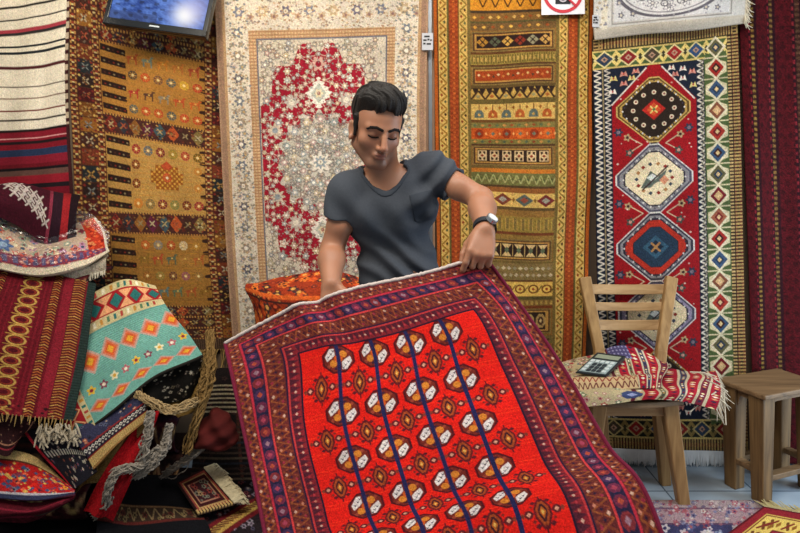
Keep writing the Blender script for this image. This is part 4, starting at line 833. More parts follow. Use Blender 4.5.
# calculator
def calc():
    n0 = np.array((0, 0, 1.)); c = P(601.5, 366, 2.70); 
    ax = P(619, 364.5, 2.74)-P(577, 371, 2.655); 
    pts = [P(575.5, 373.5, 2.645), P(606, 377.5, 2.645), P(625.5, 358.5, 2.80), P(596, 357, 2.80)]
    ux = pts[1]-pts[0]; uy = pts[3]-pts[0]; uz = np.cross(ux, uy); uz /= np.linalg.norm(uz)
    root = thing('calculator', 'grey desk calculator with a display, lying on the folded rug on the chair', 'calculator', pts[0]+ux*.5+uy*.5)
    Q = lambda a, b, h: pts[0]+ux*a+uy*b+uz*h
    def blk(mb, a0, b0, a1, b1, h0, h1): return mb.hexa([Q(a0, b0, h0), Q(a1, b0, h0), Q(a1, b1, h0), Q(a0, b1, h0), Q(a0, b0, h1), Q(a1, b0, h1), Q(a1, b1, h1), Q(a0, b1, h1)])
    mb = MB(); mb.hexa([Q(0, 0, 0), Q(1, 0, 0), Q(1, 1, 0), Q(0, 1, 0), Q(0, 0, .010), Q(1, 0, .010), Q(1, 1, .026), Q(0, 1, .026)]); mb.build('case', mat_plain('dark_plastic', '#23282a', .4, amp=.05), root, bevel=.003)
    tilt = lambda b: .0102+.016*b
    mb = MB(); mb.hexa([Q(.06, .04, tilt(.04)-.002), Q(.94, .04, tilt(.04)-.002), Q(.94, .64, tilt(.64)-.002), Q(.06, .64, tilt(.64)-.002), Q(.06, .04, tilt(.04)+.001), Q(.94, .04, tilt(.04)+.001), Q(.94, .64, tilt(.64)+.001), Q(.06, .64, tilt(.64)+.001)]); mb.build('keypad_plate', mat_plain('grey_green_plate', '#8f9c98', .4, amp=.05), root)
    mb = MB(); mb.hexa([Q(.1, .72, tilt(.72)-.002), Q(.9, .72, tilt(.72)-.002), Q(.9, .9, tilt(.9)-.002), Q(.1, .9, tilt(.9)-.002), Q(.1, .72, tilt(.72)+.001), Q(.9, .72, tilt(.72)+.001), Q(.9, .9, tilt(.9)+.001), Q(.1, .9, tilt(.9)+.001)]); mb.build('display', mat_plain('lcd', '#8a927c', .2, amp=.03, spec=.5), root)
    kb = mat_plain('key_dark', '#2c3338', .5, amp=.05); kw = mat_plain('key_pale', '#c2cac6', .5, amp=.05)
    for i in range(5):
        for j in range(4):
            a0, b0 = .1+i*.165, .07+j*.14; a1, b1 = a0+.125, b0+.10; mb = MB()
            mb.hexa([Q(a0, b0, tilt(b0)), Q(a1, b0, tilt(b0)), Q(a1, b1, tilt(b1)), Q(a0, b1, tilt(b1)), Q(a0, b0, tilt(b0)+.005), Q(a1, b0, tilt(b0)+.005), Q(a1, b1, tilt(b1)+.005), Q(a0, b1, tilt(b1)+.005)])
            mb.build('key', kw if i in (0, 4) or j == 3 else kb, root, bevel=.001)
calc()
# ---------------------------------------------------------------- stool
M_ST = mat_wood('grey_brown_wood', '#58432a', '#866842', .6, 'Z'); M_STX = mat_wood('stool_top_wood', '#604a32', '#866a4a', .55, 'X')
st = thing('stool', 'squat grey-brown wooden stool with chunky legs at the right edge', 'stool', (1.75, 2.95, 0))
A = P(765, 396, 2.647); Bk_ = P(718, 378, 2.868); e1 = (Bk_-A); e1[2] = 0; dl = e1/np.linalg.norm(e1); dr = np.array((-dl[1], dl[0], 0))*-1     # dl: along left side, dr: to the right
if dr[0] < 0: dr = -dr
wl, wr = np.linalg.norm(e1), .40; topz = .485; A = np.array((A[0], A[1], 0))
Q = lambda a, b, z: A+dl*a+dr*b+np.array((0, 0, z))
MB().hexa([Q(0, 0, topz-.022), Q(0, wr, topz-.022), Q(wl+.01, wr, topz-.022), Q(wl+.01, 0, topz-.022), Q(0, 0, topz), Q(0, wr, topz), Q(wl+.01, wr, topz), Q(wl+.01, 0, topz)]).build('seat', M_STX, st, bevel=.006)
lw = .075
for a, b in ((.02, .015), (wl-.005-lw, .015), (.02, wr-lw-.015), (wl-.005-lw, wr-lw-.015)):
    mb = MB(); mb.hexa([Q(a+.006, b+.006, 0), Q(a+.006, b+lw-.01, 0), Q(a+lw-.01, b+lw-.01, 0), Q(a+lw-.01, b+.006, 0), Q(a, b, topz-.022), Q(a, b+lw, topz-.022), Q(a+lw, b+lw, topz-.022), Q(a+lw, b, topz-.022)]); mb.build('leg', M_ST, st, bevel=.005)
def arched(p, q, side):                                  # apron with curved corner brackets
    n = 14; V = []; Fs = []; p = np.array(p); q = np.array(q)
    for k in range(n+1):
        f = k/n; c = p*(1-f)+q*f; h = .030+.05*max(0, 1-min(f, 1-f)/.18)**2
        for dz, off in ((0, 0), (-h, 0), (-h, 1), (0, 1)): V.append(c+np.array((0, 0, dz))+side*.022*off)
    for k in range(n): i, j = 4*k, 4*k+4; Fs += [(i, i+1, j+1, j), (i+1, i+2, j+2, j+1), (i+2, i+3, j+3, j+2), (i+3, i, j, j+3)]
    Fs += [(3, 2, 1, 0), tuple(4*n+c for c in range(4))]; return MB().add(V, Fs)
zt2 = topz-.022
arched(Q(.04, lw, zt2), Q(.04, wr-lw, zt2), dl).build('apron', M_STX, st); arched(Q(lw, .03, zt2), Q(wl-.005-lw, .03, zt2), dr).build('apron', M_STX, st); arched(Q(wl, lw, zt2), Q(wl, wr-lw, zt2), dl*-1).build('apron', M_STX, st)
for a, b in ((Q(lw, .045, .13), Q(wl-.02, .045, .13)), (Q(.055, lw, .10), Q(.055, wr-lw, .10)), (Q(lw, wr-.05, .13), Q(wl-.02, wr-.05, .13)), (Q(wl+.0, lw, .10), Q(wl+.0, wr-lw, .10))): MB().bar(a, b, .024, .04, (0, 0, 1)).build('stretcher', M_STX, st, bevel=.003)
# ---------------------------------------------------------------- rugs on the floor, right
def floorpt(x, y, z=.008): d = FPX*(CAMH-z)/(y-HZN); return np.array(((x-CXP)*d/FPX, d, z))
W, Hh = 240, 130; L = Loom(W, Hh, '#b8a8a8', 1.8)
L.rect(0, 0, W, 9, '#a08c8c'); L.rect(0, 9, W, 11, '#6a4a5c'); L.rect(0, 11, W, 26, '#a08488'); L.rect(0, 26, W, 28, '#5a4058')
L.rect(0, 28, W, Hh, '#3c3a5c')
L.speckle(0, 0, W, 28, 260, ['#8a5a64', '#6a5a70', '#c0b0a8', '#7a7890'], (.8, 2))
for _ in range(620):
    x, y = RNG.uniform(0, W), RNG.uniform(0, Hh); c = ['#b8a8b0', '#a86a72', '#8a90a8', '#c4b8b8', '#a89c98', '#7a3c4c', '#55567c'] if y > 28 else ['#a85a64', '#7a6a7a', '#c9bcb4', '#945060', '#6c6a84']
    L.flower(x, y, RNG.uniform(2.5, 5) if y > 28 else RNG.uniform(1.5, 3.2), 5, c[RNG.integers(len(c))], ['#3a3458', '#c8b8b0', '#9a5a5c'][RNG.integers(3)])
L.flower(150, 64, 9, 8, '#a8643c', '#5a3a44'); L.knots(.12)
rug('floor_rug', 'blue and pale pink floral rug lying on the tiles in front of the chair', 'rug', L, [0, 1], [0, 1], [[floorpt(520, 500, .010), floorpt(770, 500, .010)], [floorpt(470, 660, .010), floorpt(800, 660, .010)]], t=.008, raw3d=True)
W, Hh = 150, 120; L = Loom(W, Hh, '#7a1c24', 1.8)
for a, c in ((0, '#5a141c'), (3, '#8a2028'), (12, '#c8a850'), (13.5, '#6a1820'), (15, '#d8b85c'), (34, '#6a1820'), (36, '#8a2430')): L.rect(a, a, W, Hh, c)
for i in range(9):
    for (x, y) in ((15+9.5+i*17+6, 25), (25, 15+9.5+i*17+6)): L.line([(x-6, y-5), (x, y+5)], 3, '#6a3c1c'); L.line([(x-6, y+5), (x, y-5)], 3, '#7a2c20'); L.dia(x+4, y, 2.5, 5, '#8a5a20')
for i in range(30): L.flower(RNG.uniform(40, W), RNG.uniform(40, Hh), 5, 6, ['#3a3c5c', '#c8a050', '#b86a50'][i % 3], '#7a1c24')
L.knots(.1)
c00, c10, c11, c01 = floorpt(764, 506, .026), floorpt(900, 530, .026), floorpt(850, 640, .026), floorpt(672, 575, .026)
r_, S_ = rug('floor_rug', 'dark red rug with a yellow patterned border and pale fringe in front of the stool', 'rug', L, [0, 1], [0, 1], [[c00, c10], [c01, c11]], t=.010, raw3d=True)
fringe_mesh('fringe', S_, 'top', 110, .075, (-.0, 1, -.18), r=.003, jit=.16).build('fringe', mat_plain('pale_yellow_fringe', '#c8bc8c', .9, amp=.2, scale=60), r_)
# ---------------------------------------------------------------- the man: distance fields, meshed with surface nets
class Field:
    def __init__(s, lo, hi, h):
        s.lo = np.array(lo, float); s.h = h; s.n = np.ceil((np.array(hi)-s.lo)/h).astype(int)+1; s.d = np.full(s.n, .5, np.float32)
    def win(s, lo, hi):
        i0 = np.clip(np.floor((np.array(lo)-s.lo)/s.h).astype(int), 0, s.n-1); i1 = np.clip(np.ceil((np.array(hi)-s.lo)/s.h).astype(int)+1, 1, s.n)
        if (i1 <= i0).any(): return None
        ax = [s.lo[k]+s.h*np.arange(i0[k], i1[k], dtype=np.float32) for k in range(3)]
        return tuple(slice(a, b) for a, b in zip(i0, i1)), np.stack(np.meshgrid(*ax, indexing='ij'), -1).astype(np.float32)
    def blend(s, w, v, k, sub=False):
        a = s.d[w]
        if sub: a_, b_ = -a, v
        else: a_, b_ = a, v
        if k > 0:
            hh = np.clip(.5+.5*(b_-a_)/k, 0, 1); r = b_*(1-hh)+a_*hh-k*hh*(1-hh)
        else: r = np.minimum(a_, b_)
        s.d[w] = -r if sub else r
    def cone(s, a, b, ra, rb, k=.01, sub=False):
        a = np.array(a, float); b = np.array(b, float); m = max(ra, rb)+k*1.5+3*s.h
        w = s.win(np.minimum(a, b)-m, np.maximum(a, b)+m)
        if not w: return
        p = w[1]-a.astype(np.float32); ba = (b-a).astype(np.float32); t = np.clip((p@ba)/max(float(ba@ba), 1e-9), 0, 1)
        v = np.linalg.norm(p-t[..., None]*ba, axis=-1)-(ra+(rb-ra)*t); s.blend(w[0], v.astype(np.float32), k, sub)
    def ell(s, c, r, R=None, k=.01, sub=False):
        c = np.array(c, float); r = np.array(r, float); m = r.max()+k*1.5+3*s.h; w = s.win(c-m, c+m)
        if not w: return
        p = w[1]-c.astype(np.float32)
        if R is not None: p = p@np.array(R, np.float32)       # columns of R are the local axes
        k0 = np.linalg.norm(p/r.astype(np.float32), axis=-1); k1 = np.linalg.norm(p/(r**2).astype(np.float32), axis=-1)
        v = np.where(k1 > 1e-6, k0*(k0-1)/np.maximum(k1, 1e-6), -r.min()); s.blend(w[0], v.astype(np.float32), k, sub)
    def coords(s): return np.stack(np.meshgrid(*[s.lo[k]+s.h*np.arange(s.n[k], dtype=np.float32) for k in range(3)], indexing='ij'), -1)
def nets(d, lo, h):
    """surface nets"""
    s = d < 0; n = np.array(d.shape)
    act = np.zeros(n-1, bool); c0 = s[:-1, :-1, :-1]
    offs = [(i, j, k) for i in (0, 1) for j in (0, 1) for k in (0, 1)]
    sl = lambda o: tuple(slice(o[q], n[q]-1+o[q]) for q in range(3))
    for o in offs[1:]: act |= s[sl(o)] != c0
    I = np.argwhere(act); idm = np.full(n-1, -1, np.int64); idm[act] = np.arange(len(I))
    vals = {o: d[I[:, 0]+o[0], I[:, 1]+o[1], I[:, 2]+o[2]] for o in offs}; acc = np.zeros((len(I), 3)); cnt = np.zeros(len(I))
    for o in offs:
        for ax in range(3):
            if o[ax]: continue
            q = list(o); q[ax] = 1; q = tuple(q); va, vb_ = vals[o], vals[q]; m = (va < 0) != (vb_ < 0); t = np.where(m, va/np.where(m, va-vb_, 1), 0)
            for k in range(3): acc[:, k] += np.where(m, o[k]+(t if k == ax else 0), 0)
            cnt += m
    V = lo+h*(I+acc/cnt[:, None]); Fs = []
    for ax in range(3):
        a = [slice(None)]*3; b = [slice(None)]*3; a[ax] = slice(0, -1); b[ax] = slice(1, None)
        E = np.argwhere(s[tuple(a)] != s[tuple(b)]); u, v = [q for q in range(3) if q != ax]
        E = E[(E[:, u] > 0) & (E[:, v] > 0) & (E[:, u] < n[u]-1) & (E[:, v] < n[v]-1)]
        def cell(du, dv): e = E.copy(); e[:, u] -= du; e[:, v] -= dv; return idm[e[:, 0], e[:, 1], e[:, 2]]
        Q = np.stack([cell(1, 1), cell(0, 1), cell(0, 0), cell(1, 0)], -1); ins = s[tuple(E.T)]
        flip = ins if ax != 1 else ~ins; Q[~flip] = Q[~flip][:, ::-1]; Fs.append(Q[(Q >= 0).all(1)])
    return V, np.concatenate(Fs)
def sample(Fd, X_):
    g_ = (X_-Fd.lo.astype(np.float32))/Fd.h; i = np.clip(np.floor(g_).astype(int), 0, Fd.n-2); f = np.clip(g_-i, 0, 1); r = 0
    for o in [(a, b, c) for a in (0, 1) for b in (0, 1) for c in (0, 1)]:
        w_ = np.prod([f[..., k] if o[k] else 1-f[..., k] for k in range(3)], axis=0); r = r+w_*Fd.d[i[..., 0]+o[0], i[..., 1]+o[1], i[..., 2]+o[2]]
    return r
def smooth_verts(V, Fq, it=2, lam=.5):
    e = np.concatenate([Fq[:, [0, 1]], Fq[:, [1, 2]], Fq[:, [2, 3]], Fq[:, [3, 0]]]); e = np.concatenate([e, e[:, ::-1]])
    for _ in range(it):
        A = np.zeros_like(V); np.add.at(A, e[:, 0], V[e[:, 1]]); c = np.bincount(e[:, 0], minlength=len(V)); V = V*(1-lam)+lam*A/np.maximum(c, 1)[:, None]
    return V
def rotm(ax, deg): return np.array(Matrix.Rotation(math.radians(deg), 3, ax))
# --- joints (pixel x, pixel y, distance)
J = dict(neck0=P(386, 184, 2.11), neck1=P(380, 152, 2.075), chest=P(391, 214, 2.13), waist=P(398, 268, 2.16), pelvis=P(400, 318, 2.19),
         shR=P(350, 192, 2.10), elR=P(332, 250, 2.10), wrR=P(331, 284, 1.965), shL=P(430, 171, 2.13), elL=P(481, 199, 2.06), wrL=P(485, 230, 1.895),
         hipR=P(380, 330, 2.19), hipL=P(420, 330, 2.19))
J['knR'] = np.array((-.13, 2.10, .50)); J['anR'] = np.array((-.15, 2.19, .09)); J['knL'] = np.array((.12, 2.08, .50)); J['anL'] = np.array((.15, 2.19, .09))
HC = P(376, 128.5, 2.03)                                    # head centre at eye level
RH = rotm('Y', 5) @ rotm('Z', 21) @ rotm('X', 17)           # local +x image right, -y forward, +z up
def hp(x, f, z): return HC+RH@np.array((x, -f, z))
Rt = rotm('Y', -13)                                         # torso leans: image-right shoulder higher
def torso(F, g=0.0, k=.04):
    F.ell(J['chest']+Rt@np.array((0, .0, .03)), (.165+g, .098+g, .145+g), Rt, k); F.ell(J['chest']+Rt@np.array((-.07, -.045, .035)), (.078+g, .058+g, .068+g), Rt, k*.6); F.ell(J['chest']+Rt@np.array((.07, -.045, .035)), (.078+g, .058+g, .068+g), Rt, k*.6)
    F.ell(J['waist'], (.135+g, .092+g, .17+g), rotm('Y', -4), k); F.ell(J['pelvis'], (.155+g, .105+g, .12+g), None, k)
    F.cone(J['shR'], J['neck0']+np.array((-.05, .015, .01)), .052+g, .045+g, k); F.cone(J['shL'], J['neck0']+np.array((.06, .015, .01)), .052+g, .045+g, k)
    F.ell(J['shR']+np.array((-.012, 0, -.012)), (.062+g, .062+g, .068+g), None, k*.7); F.ell(J['shL']+np.array((.010, -.005, -.008)), (.062+g, .062+g, .064+g), None, k*.7)
def arms(F, g=0.0, k=.015, upto=1.0):
    for s in 'RL':
        sh, el, wr = J['sh'+s], J['el'+s], J['wr'+s]; F.cone(sh, sh+(el-sh)*upto, .051+g, .051+g-(.051-.039)*upto, k)
        if upto == 1.0:
            F.ell(sh*.45+el*.55+np.array((0, -.012, -.004)), (.041+g,)*3, None, k); m = el*.68+wr*.32
            F.cone(el, m, .040+g, .044+g, k); F.cone(m, wr, .044+g, .029+g, k)
def hand(F, wr, ax, palmn, side, curls, thumb, s=1.0):
    """ax: along the fingers, palmn: out of the palm, side: towards the thumb; curls: per finger bend in degrees"""
    ax = ax/np.linalg.norm(ax); palmn = palmn-ax*palmn.dot(ax); palmn /= np.linalg.norm(palmn); side = np.cross(ax, palmn)*np.sign(np.dot(np.cross(ax, palmn), side))
    K = []
    for i, (off, ln) in enumerate(((.031, .084), (.0105, .092), (-.0105, .087), (-.030, .070))):
        kn = wr+ax*(.088-.005*abs(i-1.2))*s+side*off*s-palmn*.004; F.cone(wr+side*off*.55*s+ax*.012, kn, .0165*s, .0125*s, .012)
        p = kn; a1 = 0; rs = (.0108, .0098, .0090, .0078)
        for j, f in enumerate((.44, .31, .25)):
            a1 += math.radians(curls[i][j]); dv = ax*math.cos(a1)+palmn*math.sin(a1)+side*(.10-.07*i)*(1 if j == 0 else .3); q = p+dv*ln*f*s; F.cone(p, q, rs[j]*s, rs[j+1]*s, .004); p = q
        K.append(p)
    F.ell(wr+ax*.05*s+palmn*.004, (.040*s, .016*s, .046*s), np.stack([side, palmn, ax], 1), .012)
    b = wr+ax*.022*s+side*.022*s+palmn*.006; p1 = b+(side*thumb[0][0]+ax*thumb[0][1]+palmn*thumb[0][2])*.042*s; F.cone(b, p1, .0165*s, .0125*s, .010)
    p2 = p1+(side*thumb[1][0]+ax*thumb[1][1]+palmn*thumb[1][2])*.033*s; F.cone(p1, p2, .0115*s, .0105*s, .004); p3 = p2+(side*thumb[2][0]+ax*thumb[2][1]+palmn*thumb[2][2])*.026*s; F.cone(p2, p3, .0105*s, .0085*s, .004)
    return K
h_ = .0034
F = Field((-.32, 1.70, -.01), (.36, 2.34, 1.78), h_)
torso(F, -.006); arms(F)
F.cone(J['neck0']+np.array((0, .02, -.02)), J['neck1']+np.array((0, .01, .0)), .060, .054, .02); F.cone(J['neck1'], hp(0, -.03, -.01), .054, .062, .015)
for s in 'RL':
    F.cone(J['hip'+s], J['kn'+s], .083, .058, .03); F.cone(J['kn'+s], J['an'+s], .055, .040, .02); F.cone(J['an'+s]+np.array((0, .03, -.05)), J['an'+s]+np.array((.02 if s == 'L' else -.02, -.16, -.055)), .036, .030, .02)
# head
def H(c, r, k=.012, sub=False, rot=None): F.ell(hp(*c), (r[0], r[1], r[2]), RH if rot is None else RH@rot, k, sub)
H((0, -.018, .045), (.073, .094, .082), .01); H((0, .030, -.020), (.060, .060, .085), .03); H((0, .028, .040), (.063, .062, .06), .03)
H((0, .066, -.098), (.026, .022, .020), .018)
for q in (-1, 1):
    F.cone(hp(q*.054, -.012, -.058), hp(q*.020, .060, -.100), .018, .016, .022); H((q*.043, .050, -.026), (.024, .024, .022), .02)
    F.cone(hp(q*.012, .086, .020), hp(q*.046, .070, .020), .0105, .010, .014)
    H((q*.031, .098, .000), (.018, .020, .0115), .012, True); H((q*.031, .072, .000), (.0165, .0165, .0120), .005)
F.cone(hp(0, .088, .018), hp(0, .113, -.034), .0085, .0110, .007); H((0, .112, -.038), (.0130, .011, .010), .005)
for q in (-1, 1): H((q*.0125, .096, -.041), (.0085, .011, .0085), .005); H((q*.006, .103, -.049), (.0042, .005, .003), .003, True)
H((0, .084, -.066), (.024, .014, .012), .014); H((0, .0935, -.0625), (.021, .0085, .0052), .004); H((0, .0925, -.0735), (.0185, .0085, .0062), .004); F.cone(hp(-.021, .098, -.0678), hp(.021, .098, -.0678), .0018, .0018, .003, True); H((0, .094, -.084), (.016, .008, .006), .008, True)
for q in (-1, 1):
    ro = rotm('Z', -q*22)@rotm('X', -12); H((q*.075, -.014, -.012), (.009, .019, .030), .006, False, ro); H((q*.082, -.010, -.010), (.006, .010, .018), .004, True, ro)
    H((q*.079, -.004, -.038), (.008, .009, .010), .005)
# hands
axL = np.array((-.25, -.50, -.82)); pnL = np.array((-.10, .86, -.5)); sdL = np.array((-1, 0, 0))
handL = hand(F, J['wrL'], axL, pnL, sdL, ((26, 30, 26), (46, 62, 42), (52, 66, 44), (56, 66, 44)), ((.45, .75, .35), (.15, .92, .25), (-.05, .95, .2)), 1.0)
axR = np.array((.18, -.28, -.93)); pnR = np.array((.25, -.9, .2)); sdR = np.array((.9, -.3, 0))
hand(F, J['wrR'], axR, pnR, sdR, ((14, 16, 12), (14, 16, 12), (14, 16, 12), (16, 18, 12)), ((.55, .5, .5), (.3, .7, .5), (.1, .8, .5)), 1.0)
# finger nails etc. by colour
V, Q_ = nets(F.d, F.lo, h_); V = smooth_verts(V, Q_, 2, .4)
loc = (V-HC)@RH; loc[:, 1] *= -1                             # (x right, forward, up) in head space
skin = lin('#a9765a'); Cs = np.repeat(skin[None], len(V), 0)
Cs *= (1+.05*np.sin(V[:, 0]*61)*np.sin(V[:, 2]*47+V[:, 1]*39))[:, None]
def tint(mask, c, a): Cs[:] = Cs*(1-(mask*a)[:, None])+lin(c)*(mask*a)[:, None]
g = lambda c, r: np.exp(-(((loc-np.array(c))/np.array(r))**2).sum(1))
face = (np.abs(loc).max(1) < .16)
beard = np.clip(g((0, .07, -.095), (.055, .05, .035))+g((.05, .02, -.07), (.025, .05, .045))+g((-.05, .02, -.07), (.025, .05, .045))+.9*g((0, .1, -.054), (.028, .03, .007)), 0, 1)*face; tint(beard, '#3c2c26', .6)
lips = np.clip(g((0, .099, -.0625), (.018, .02, .005))+g((0, .099, -.0735), (.016, .02, .005)), 0, 1)*face; tint(lips, '#7c423c', .85)
tint(g((0, .11, -.036), (.016, .014, .014))*face, '#b8705a', .4); tint(np.clip(g((.04, .06, -.025), (.02, .03, .018))+g((-.04, .06, -.025), (.02, .03, .018)), 0, 1)*face, '#b0725a', .35)
for q in (-1, 1): tint(g((q*.031, .088, -.010), (.015, .02, .0022))*face, '#1c1210', 1.0); tint(g((q*.031, .088, .000), (.017, .02, .009))*face, '#7c5240', .4)
man = thing('person', 'man in a charcoal v-neck T-shirt leaning over the red carpet he holds', 'person', (0.0, 2.18, 0))
def mat_skin():
    m, nt, b = _nodes('skin'); at = nt.nodes.new('ShaderNodeAttribute'); at.attribute_name = 'weave'
    n = nt.nodes.new('ShaderNodeTexNoise'); n.inputs['Scale'].default_value = 180; tc = nt.nodes.new('ShaderNodeTexCoord'); nt.links.new(tc.outputs['Object'], n.inputs['Vector'])
    bp = nt.nodes.new('ShaderNodeBump'); bp.inputs['Strength'].default_value = .08; bp.inputs['Distance'].default_value = .001; nt.links.new(n.outputs['Fac'], bp.inputs['Height']); nt.links.new(bp.outputs['Normal'], b.inputs['Normal'])
    nt.links.new(at.outputs['Color'], b.inputs['Base Color']); b.inputs['Roughness'].default_value = .48; b.inputs['Subsurface Weight'].default_value = .12; b.inputs['Subsurface Radius'].default_value = (1, .35, .2); b.inputs['Subsurface Scale'].default_value = .006; return m
def add(name, V, Fq, mat, parent=man, C=None): return link(name, rawmesh(name, V, Fq, C), mat, parent)
add('body', V, Q_, mat_skin(), man, np.clip(Cs, .003, .95))
bodyF = F
# eyes: a sliver of white with shadow painted in, and iris under lowered lids
for q in (-1, 1):
    E = Field(hp(q*.031, .078, -.008)-.02, hp(q*.031, .078, -.008)+.02, .0012); E.ell(hp(q*.031, .0705, -.006), (.0120, .0120, .0115), RH, .0); Ve, Qe = nets(E.d, E.lo, E.h)
    le = (Ve-HC)@RH; ir = (((le[:, 0]-q*.031-.002)/.0055)**2+((le[:, 2]+.012)/.0055)**2 < 1); Ce = np.where(ir[:, None], lin('#1d120c'), lin('#6a5e56')); add('eye', Ve, Qe, mat_weave('eye_surface', .15, amp=.02, bump=0, spec=.5, bigamp=.02), man, Ce)
    B = Field(hp(q*.034, .075, .024)-.045, hp(q*.034, .075, .024)+.045, .0014); lb = (B.coords()-HC.astype(np.float32))@RH.astype(np.float32)
    pth = [(q*.012, .0185), (q*.030, .0245), (q*.046, .0215), (q*.054, .0150)]; dd = np.full(lb.shape[:3], 9., np.float32)
    for (xa, za), (xb, zb), rr in zip(pth[:-1], pth[1:], (.0046, .0044, .0030)):
        t_ = np.clip(((lb[..., 0]-xa)*(xb-xa)+(lb[..., 2]-za)*(zb-za))/((xb-xa)**2+(zb-za)**2), 0, 1); dd = np.minimum(dd, np.hypot(lb[..., 0]-xa-t_*(xb-xa), lb[..., 2]-za-t_*(zb-za))-rr)
    B.d = np.maximum(np.maximum(dd, sample(bodyF, B.coords())-.0022), .02+lb[..., 1]).astype(np.float32)
    dl_ = np.full(lb.shape[:3], 9., np.float32)
    pth = [(q*.017, -.0065), (q*.026, -.0105), (q*.037, -.0105), (q*.047, -.0060)]
    for (xa, za), (xb, zb) in zip(pth[:-1], pth[1:]):
        t_ = np.clip(((lb[..., 0]-xa)*(xb-xa)+(lb[..., 2]-za)*(zb-za))/((xb-xa)**2+(zb-za)**2), 0, 1); dl_ = np.minimum(dl_, np.hypot(lb[..., 0]-xa-t_*(xb-xa), lb[..., 2]-za-t_*(zb-za))-.0019)
    dl_ = np.maximum(np.maximum(dl_, sample(bodyF, B.coords())-.0022), .02+lb[..., 1]).astype(np.float32); Vl, Ql = nets(dl_, B.lo, B.h); add('eyelashes', Vl, Ql, mat_plain('eyelash_hair', '#120d0c', .8, amp=.1), man)
    Vb, Qb = nets(B.d, B.lo, B.h); add('eyebrow', Vb+RNG.normal(0, .0003, Vb.shape), Qb, mat_plain('eyebrow_hair', '#16100e', .8, amp=.1, scale=400), man)
# hair
G = Field(HC-np.array((.14, .15, .12)), HC+np.array((.14, .16, .22)), .0022)
def GH(c, r, k=.02, sub=False): G.ell(hp(*c), r, RH, k, sub)
GH((0, -.026, .055), (.080, .104, .088)); GH((0, .012, .098), (.074, .085, .050), .03); GH((.006, .046, .116), (.050, .040, .034), .02); GH((-.035, .042, .110), (.038, .036, .030), .02); GH((.042, .030, .100), (.028, .036, .028), .02)
for q in (-1, 1): G.cone(hp(q*.074, .012, .04), hp(q*.0735, .016, -.022), .012, .006, .01)
GH((0, .118, .034), (.066, .058, .054), .006, True); GH((-.05, .100, .05), (.022, .04, .035), .006, True); GH((0, .10, -.04), (.080, .075, .085), .012, True)
for q in (-1, 1): GH((q*.088, -.010, -.022), (.016, .026, .034), .008, True); GH((q*.07, -.03, -.10), (.06, .07, .06), .015, True)
GH((0, -.05, -.105), (.12, .10, .075), .01, True)
X = G.coords(); lx = (X-HC)@RH.astype(np.float32)
st_ = lx[..., 0]+.25*lx[..., 2]+.012*np.sin(lx[..., 1]*60+lx[..., 2]*35)
G.d += ((.0016*np.sin(st_*300)+.0013*np.sin(st_*520+lx[..., 1]*90)+.0022*np.sin(st_*110+lx[..., 1]*45+lx[..., 2]*50))*np.clip((lx[..., 2]+.03)/.1, .25, 1)).astype(np.float32)
Vh, Qh = nets(G.d, G.lo, G.h)
def mat_hair():
    m = mat_plain('black_hair', '#1b1714', .6, amp=.5, scale=260, bump=1.0, stretch=(1, .25, 1), spec=.35); return m
add('hair', Vh, Qh, mat_hair(), man)
# T-shirt
T = Field((-.32, 1.92, .74), (.24, 2.36, 1.60), .0036)
torso(T, .006, .042)
X = T.coords(); SL = Field(T.lo, T.lo+T.h*(T.n-1), T.h); SL.d = np.full(T.d.shape, .5, np.float32); SL.n = T.n
for s, u in (('R', .50), ('L', .50)):
    sh, el = J['sh'+s], J['el'+s]; Q1 = Field(T.lo, T.lo+.1, T.h); Q1.n = T.n; Q1.d = np.full(T.d.shape, .5, np.float32); Q1.cone(sh, sh+(el-sh)*u, .066, .060, .03)
    n_ = (el-sh)/np.linalg.norm(el-sh); Q1.d = np.maximum(Q1.d, (X-(sh+(el-sh)*(u-.03)).astype(np.float32))@n_.astype(np.float32)); SL.d = np.minimum(SL.d, Q1.d)
T.blend(tuple(slice(0, q) for q in T.d.shape), SL.d.astype(np.float32), .025)
# folds: diagonal pulls from the raised shoulder and bunching at the waist
dx, dz = X[..., 0], X[..., 2]; fr = np.clip((2.16-X[..., 1])/.08, 0, 1)
low = np.clip((1.27-dz)/.22, 0, 1); fold = .0075*low*np.sin((dz+.45*dx)*88+3*np.sin(dx*16)+.8)+.005*low*np.sin((dz+.9*dx)*60+1.2)
fold += .005*np.clip((dz-1.2)/.12, 0, 1)*np.sin((dz-.8*dx)*70+2*np.sin(dx*20))*np.clip((dx+.02)/.1, 0, 1)+.0045*np.exp(-((dz-1.30)/.07)**2)*np.sin((dx*1.0+dz*.6)*55)
T.d += (1.5*fold*(.35+.65*fr)).astype(np.float32)
# neckline and hems cut away
def cutplane(Fd, p, n): 
    X_ = X-np.array(p, np.float32); v = X_@np.array(n, np.float32); return v
T.d = np.maximum(T.d, -(X[..., 2]-.80)).astype(np.float32)
shirt_full = T.d.copy()
N = Field(T.lo, T.lo+T.h*(T.n-1), T.h); N.d = N.d[:T.n[0], :T.n[1], :T.n[2]]; N.n = np.array(N.d.shape)
N.d[:] = .5
nb = J['neck0']; N.cone(nb+np.array((-.008, .025, .030)), J['neck1']+np.array((0, 0, .05)), .066, .09, .0)
vtip = P(386, 193, 2.005); N.cone(nb+np.array((-.045, -.035, .035)), vtip, .030, .009, .004); N.cone(nb+np.array((.042, -.035, .045)), vtip, .030, .009, .004); N.cone(nb+np.array((0, -.03, .03)), vtip+np.array((0, 0, .01)), .05, .010, .004)
cut = N.d
bd = bodyF
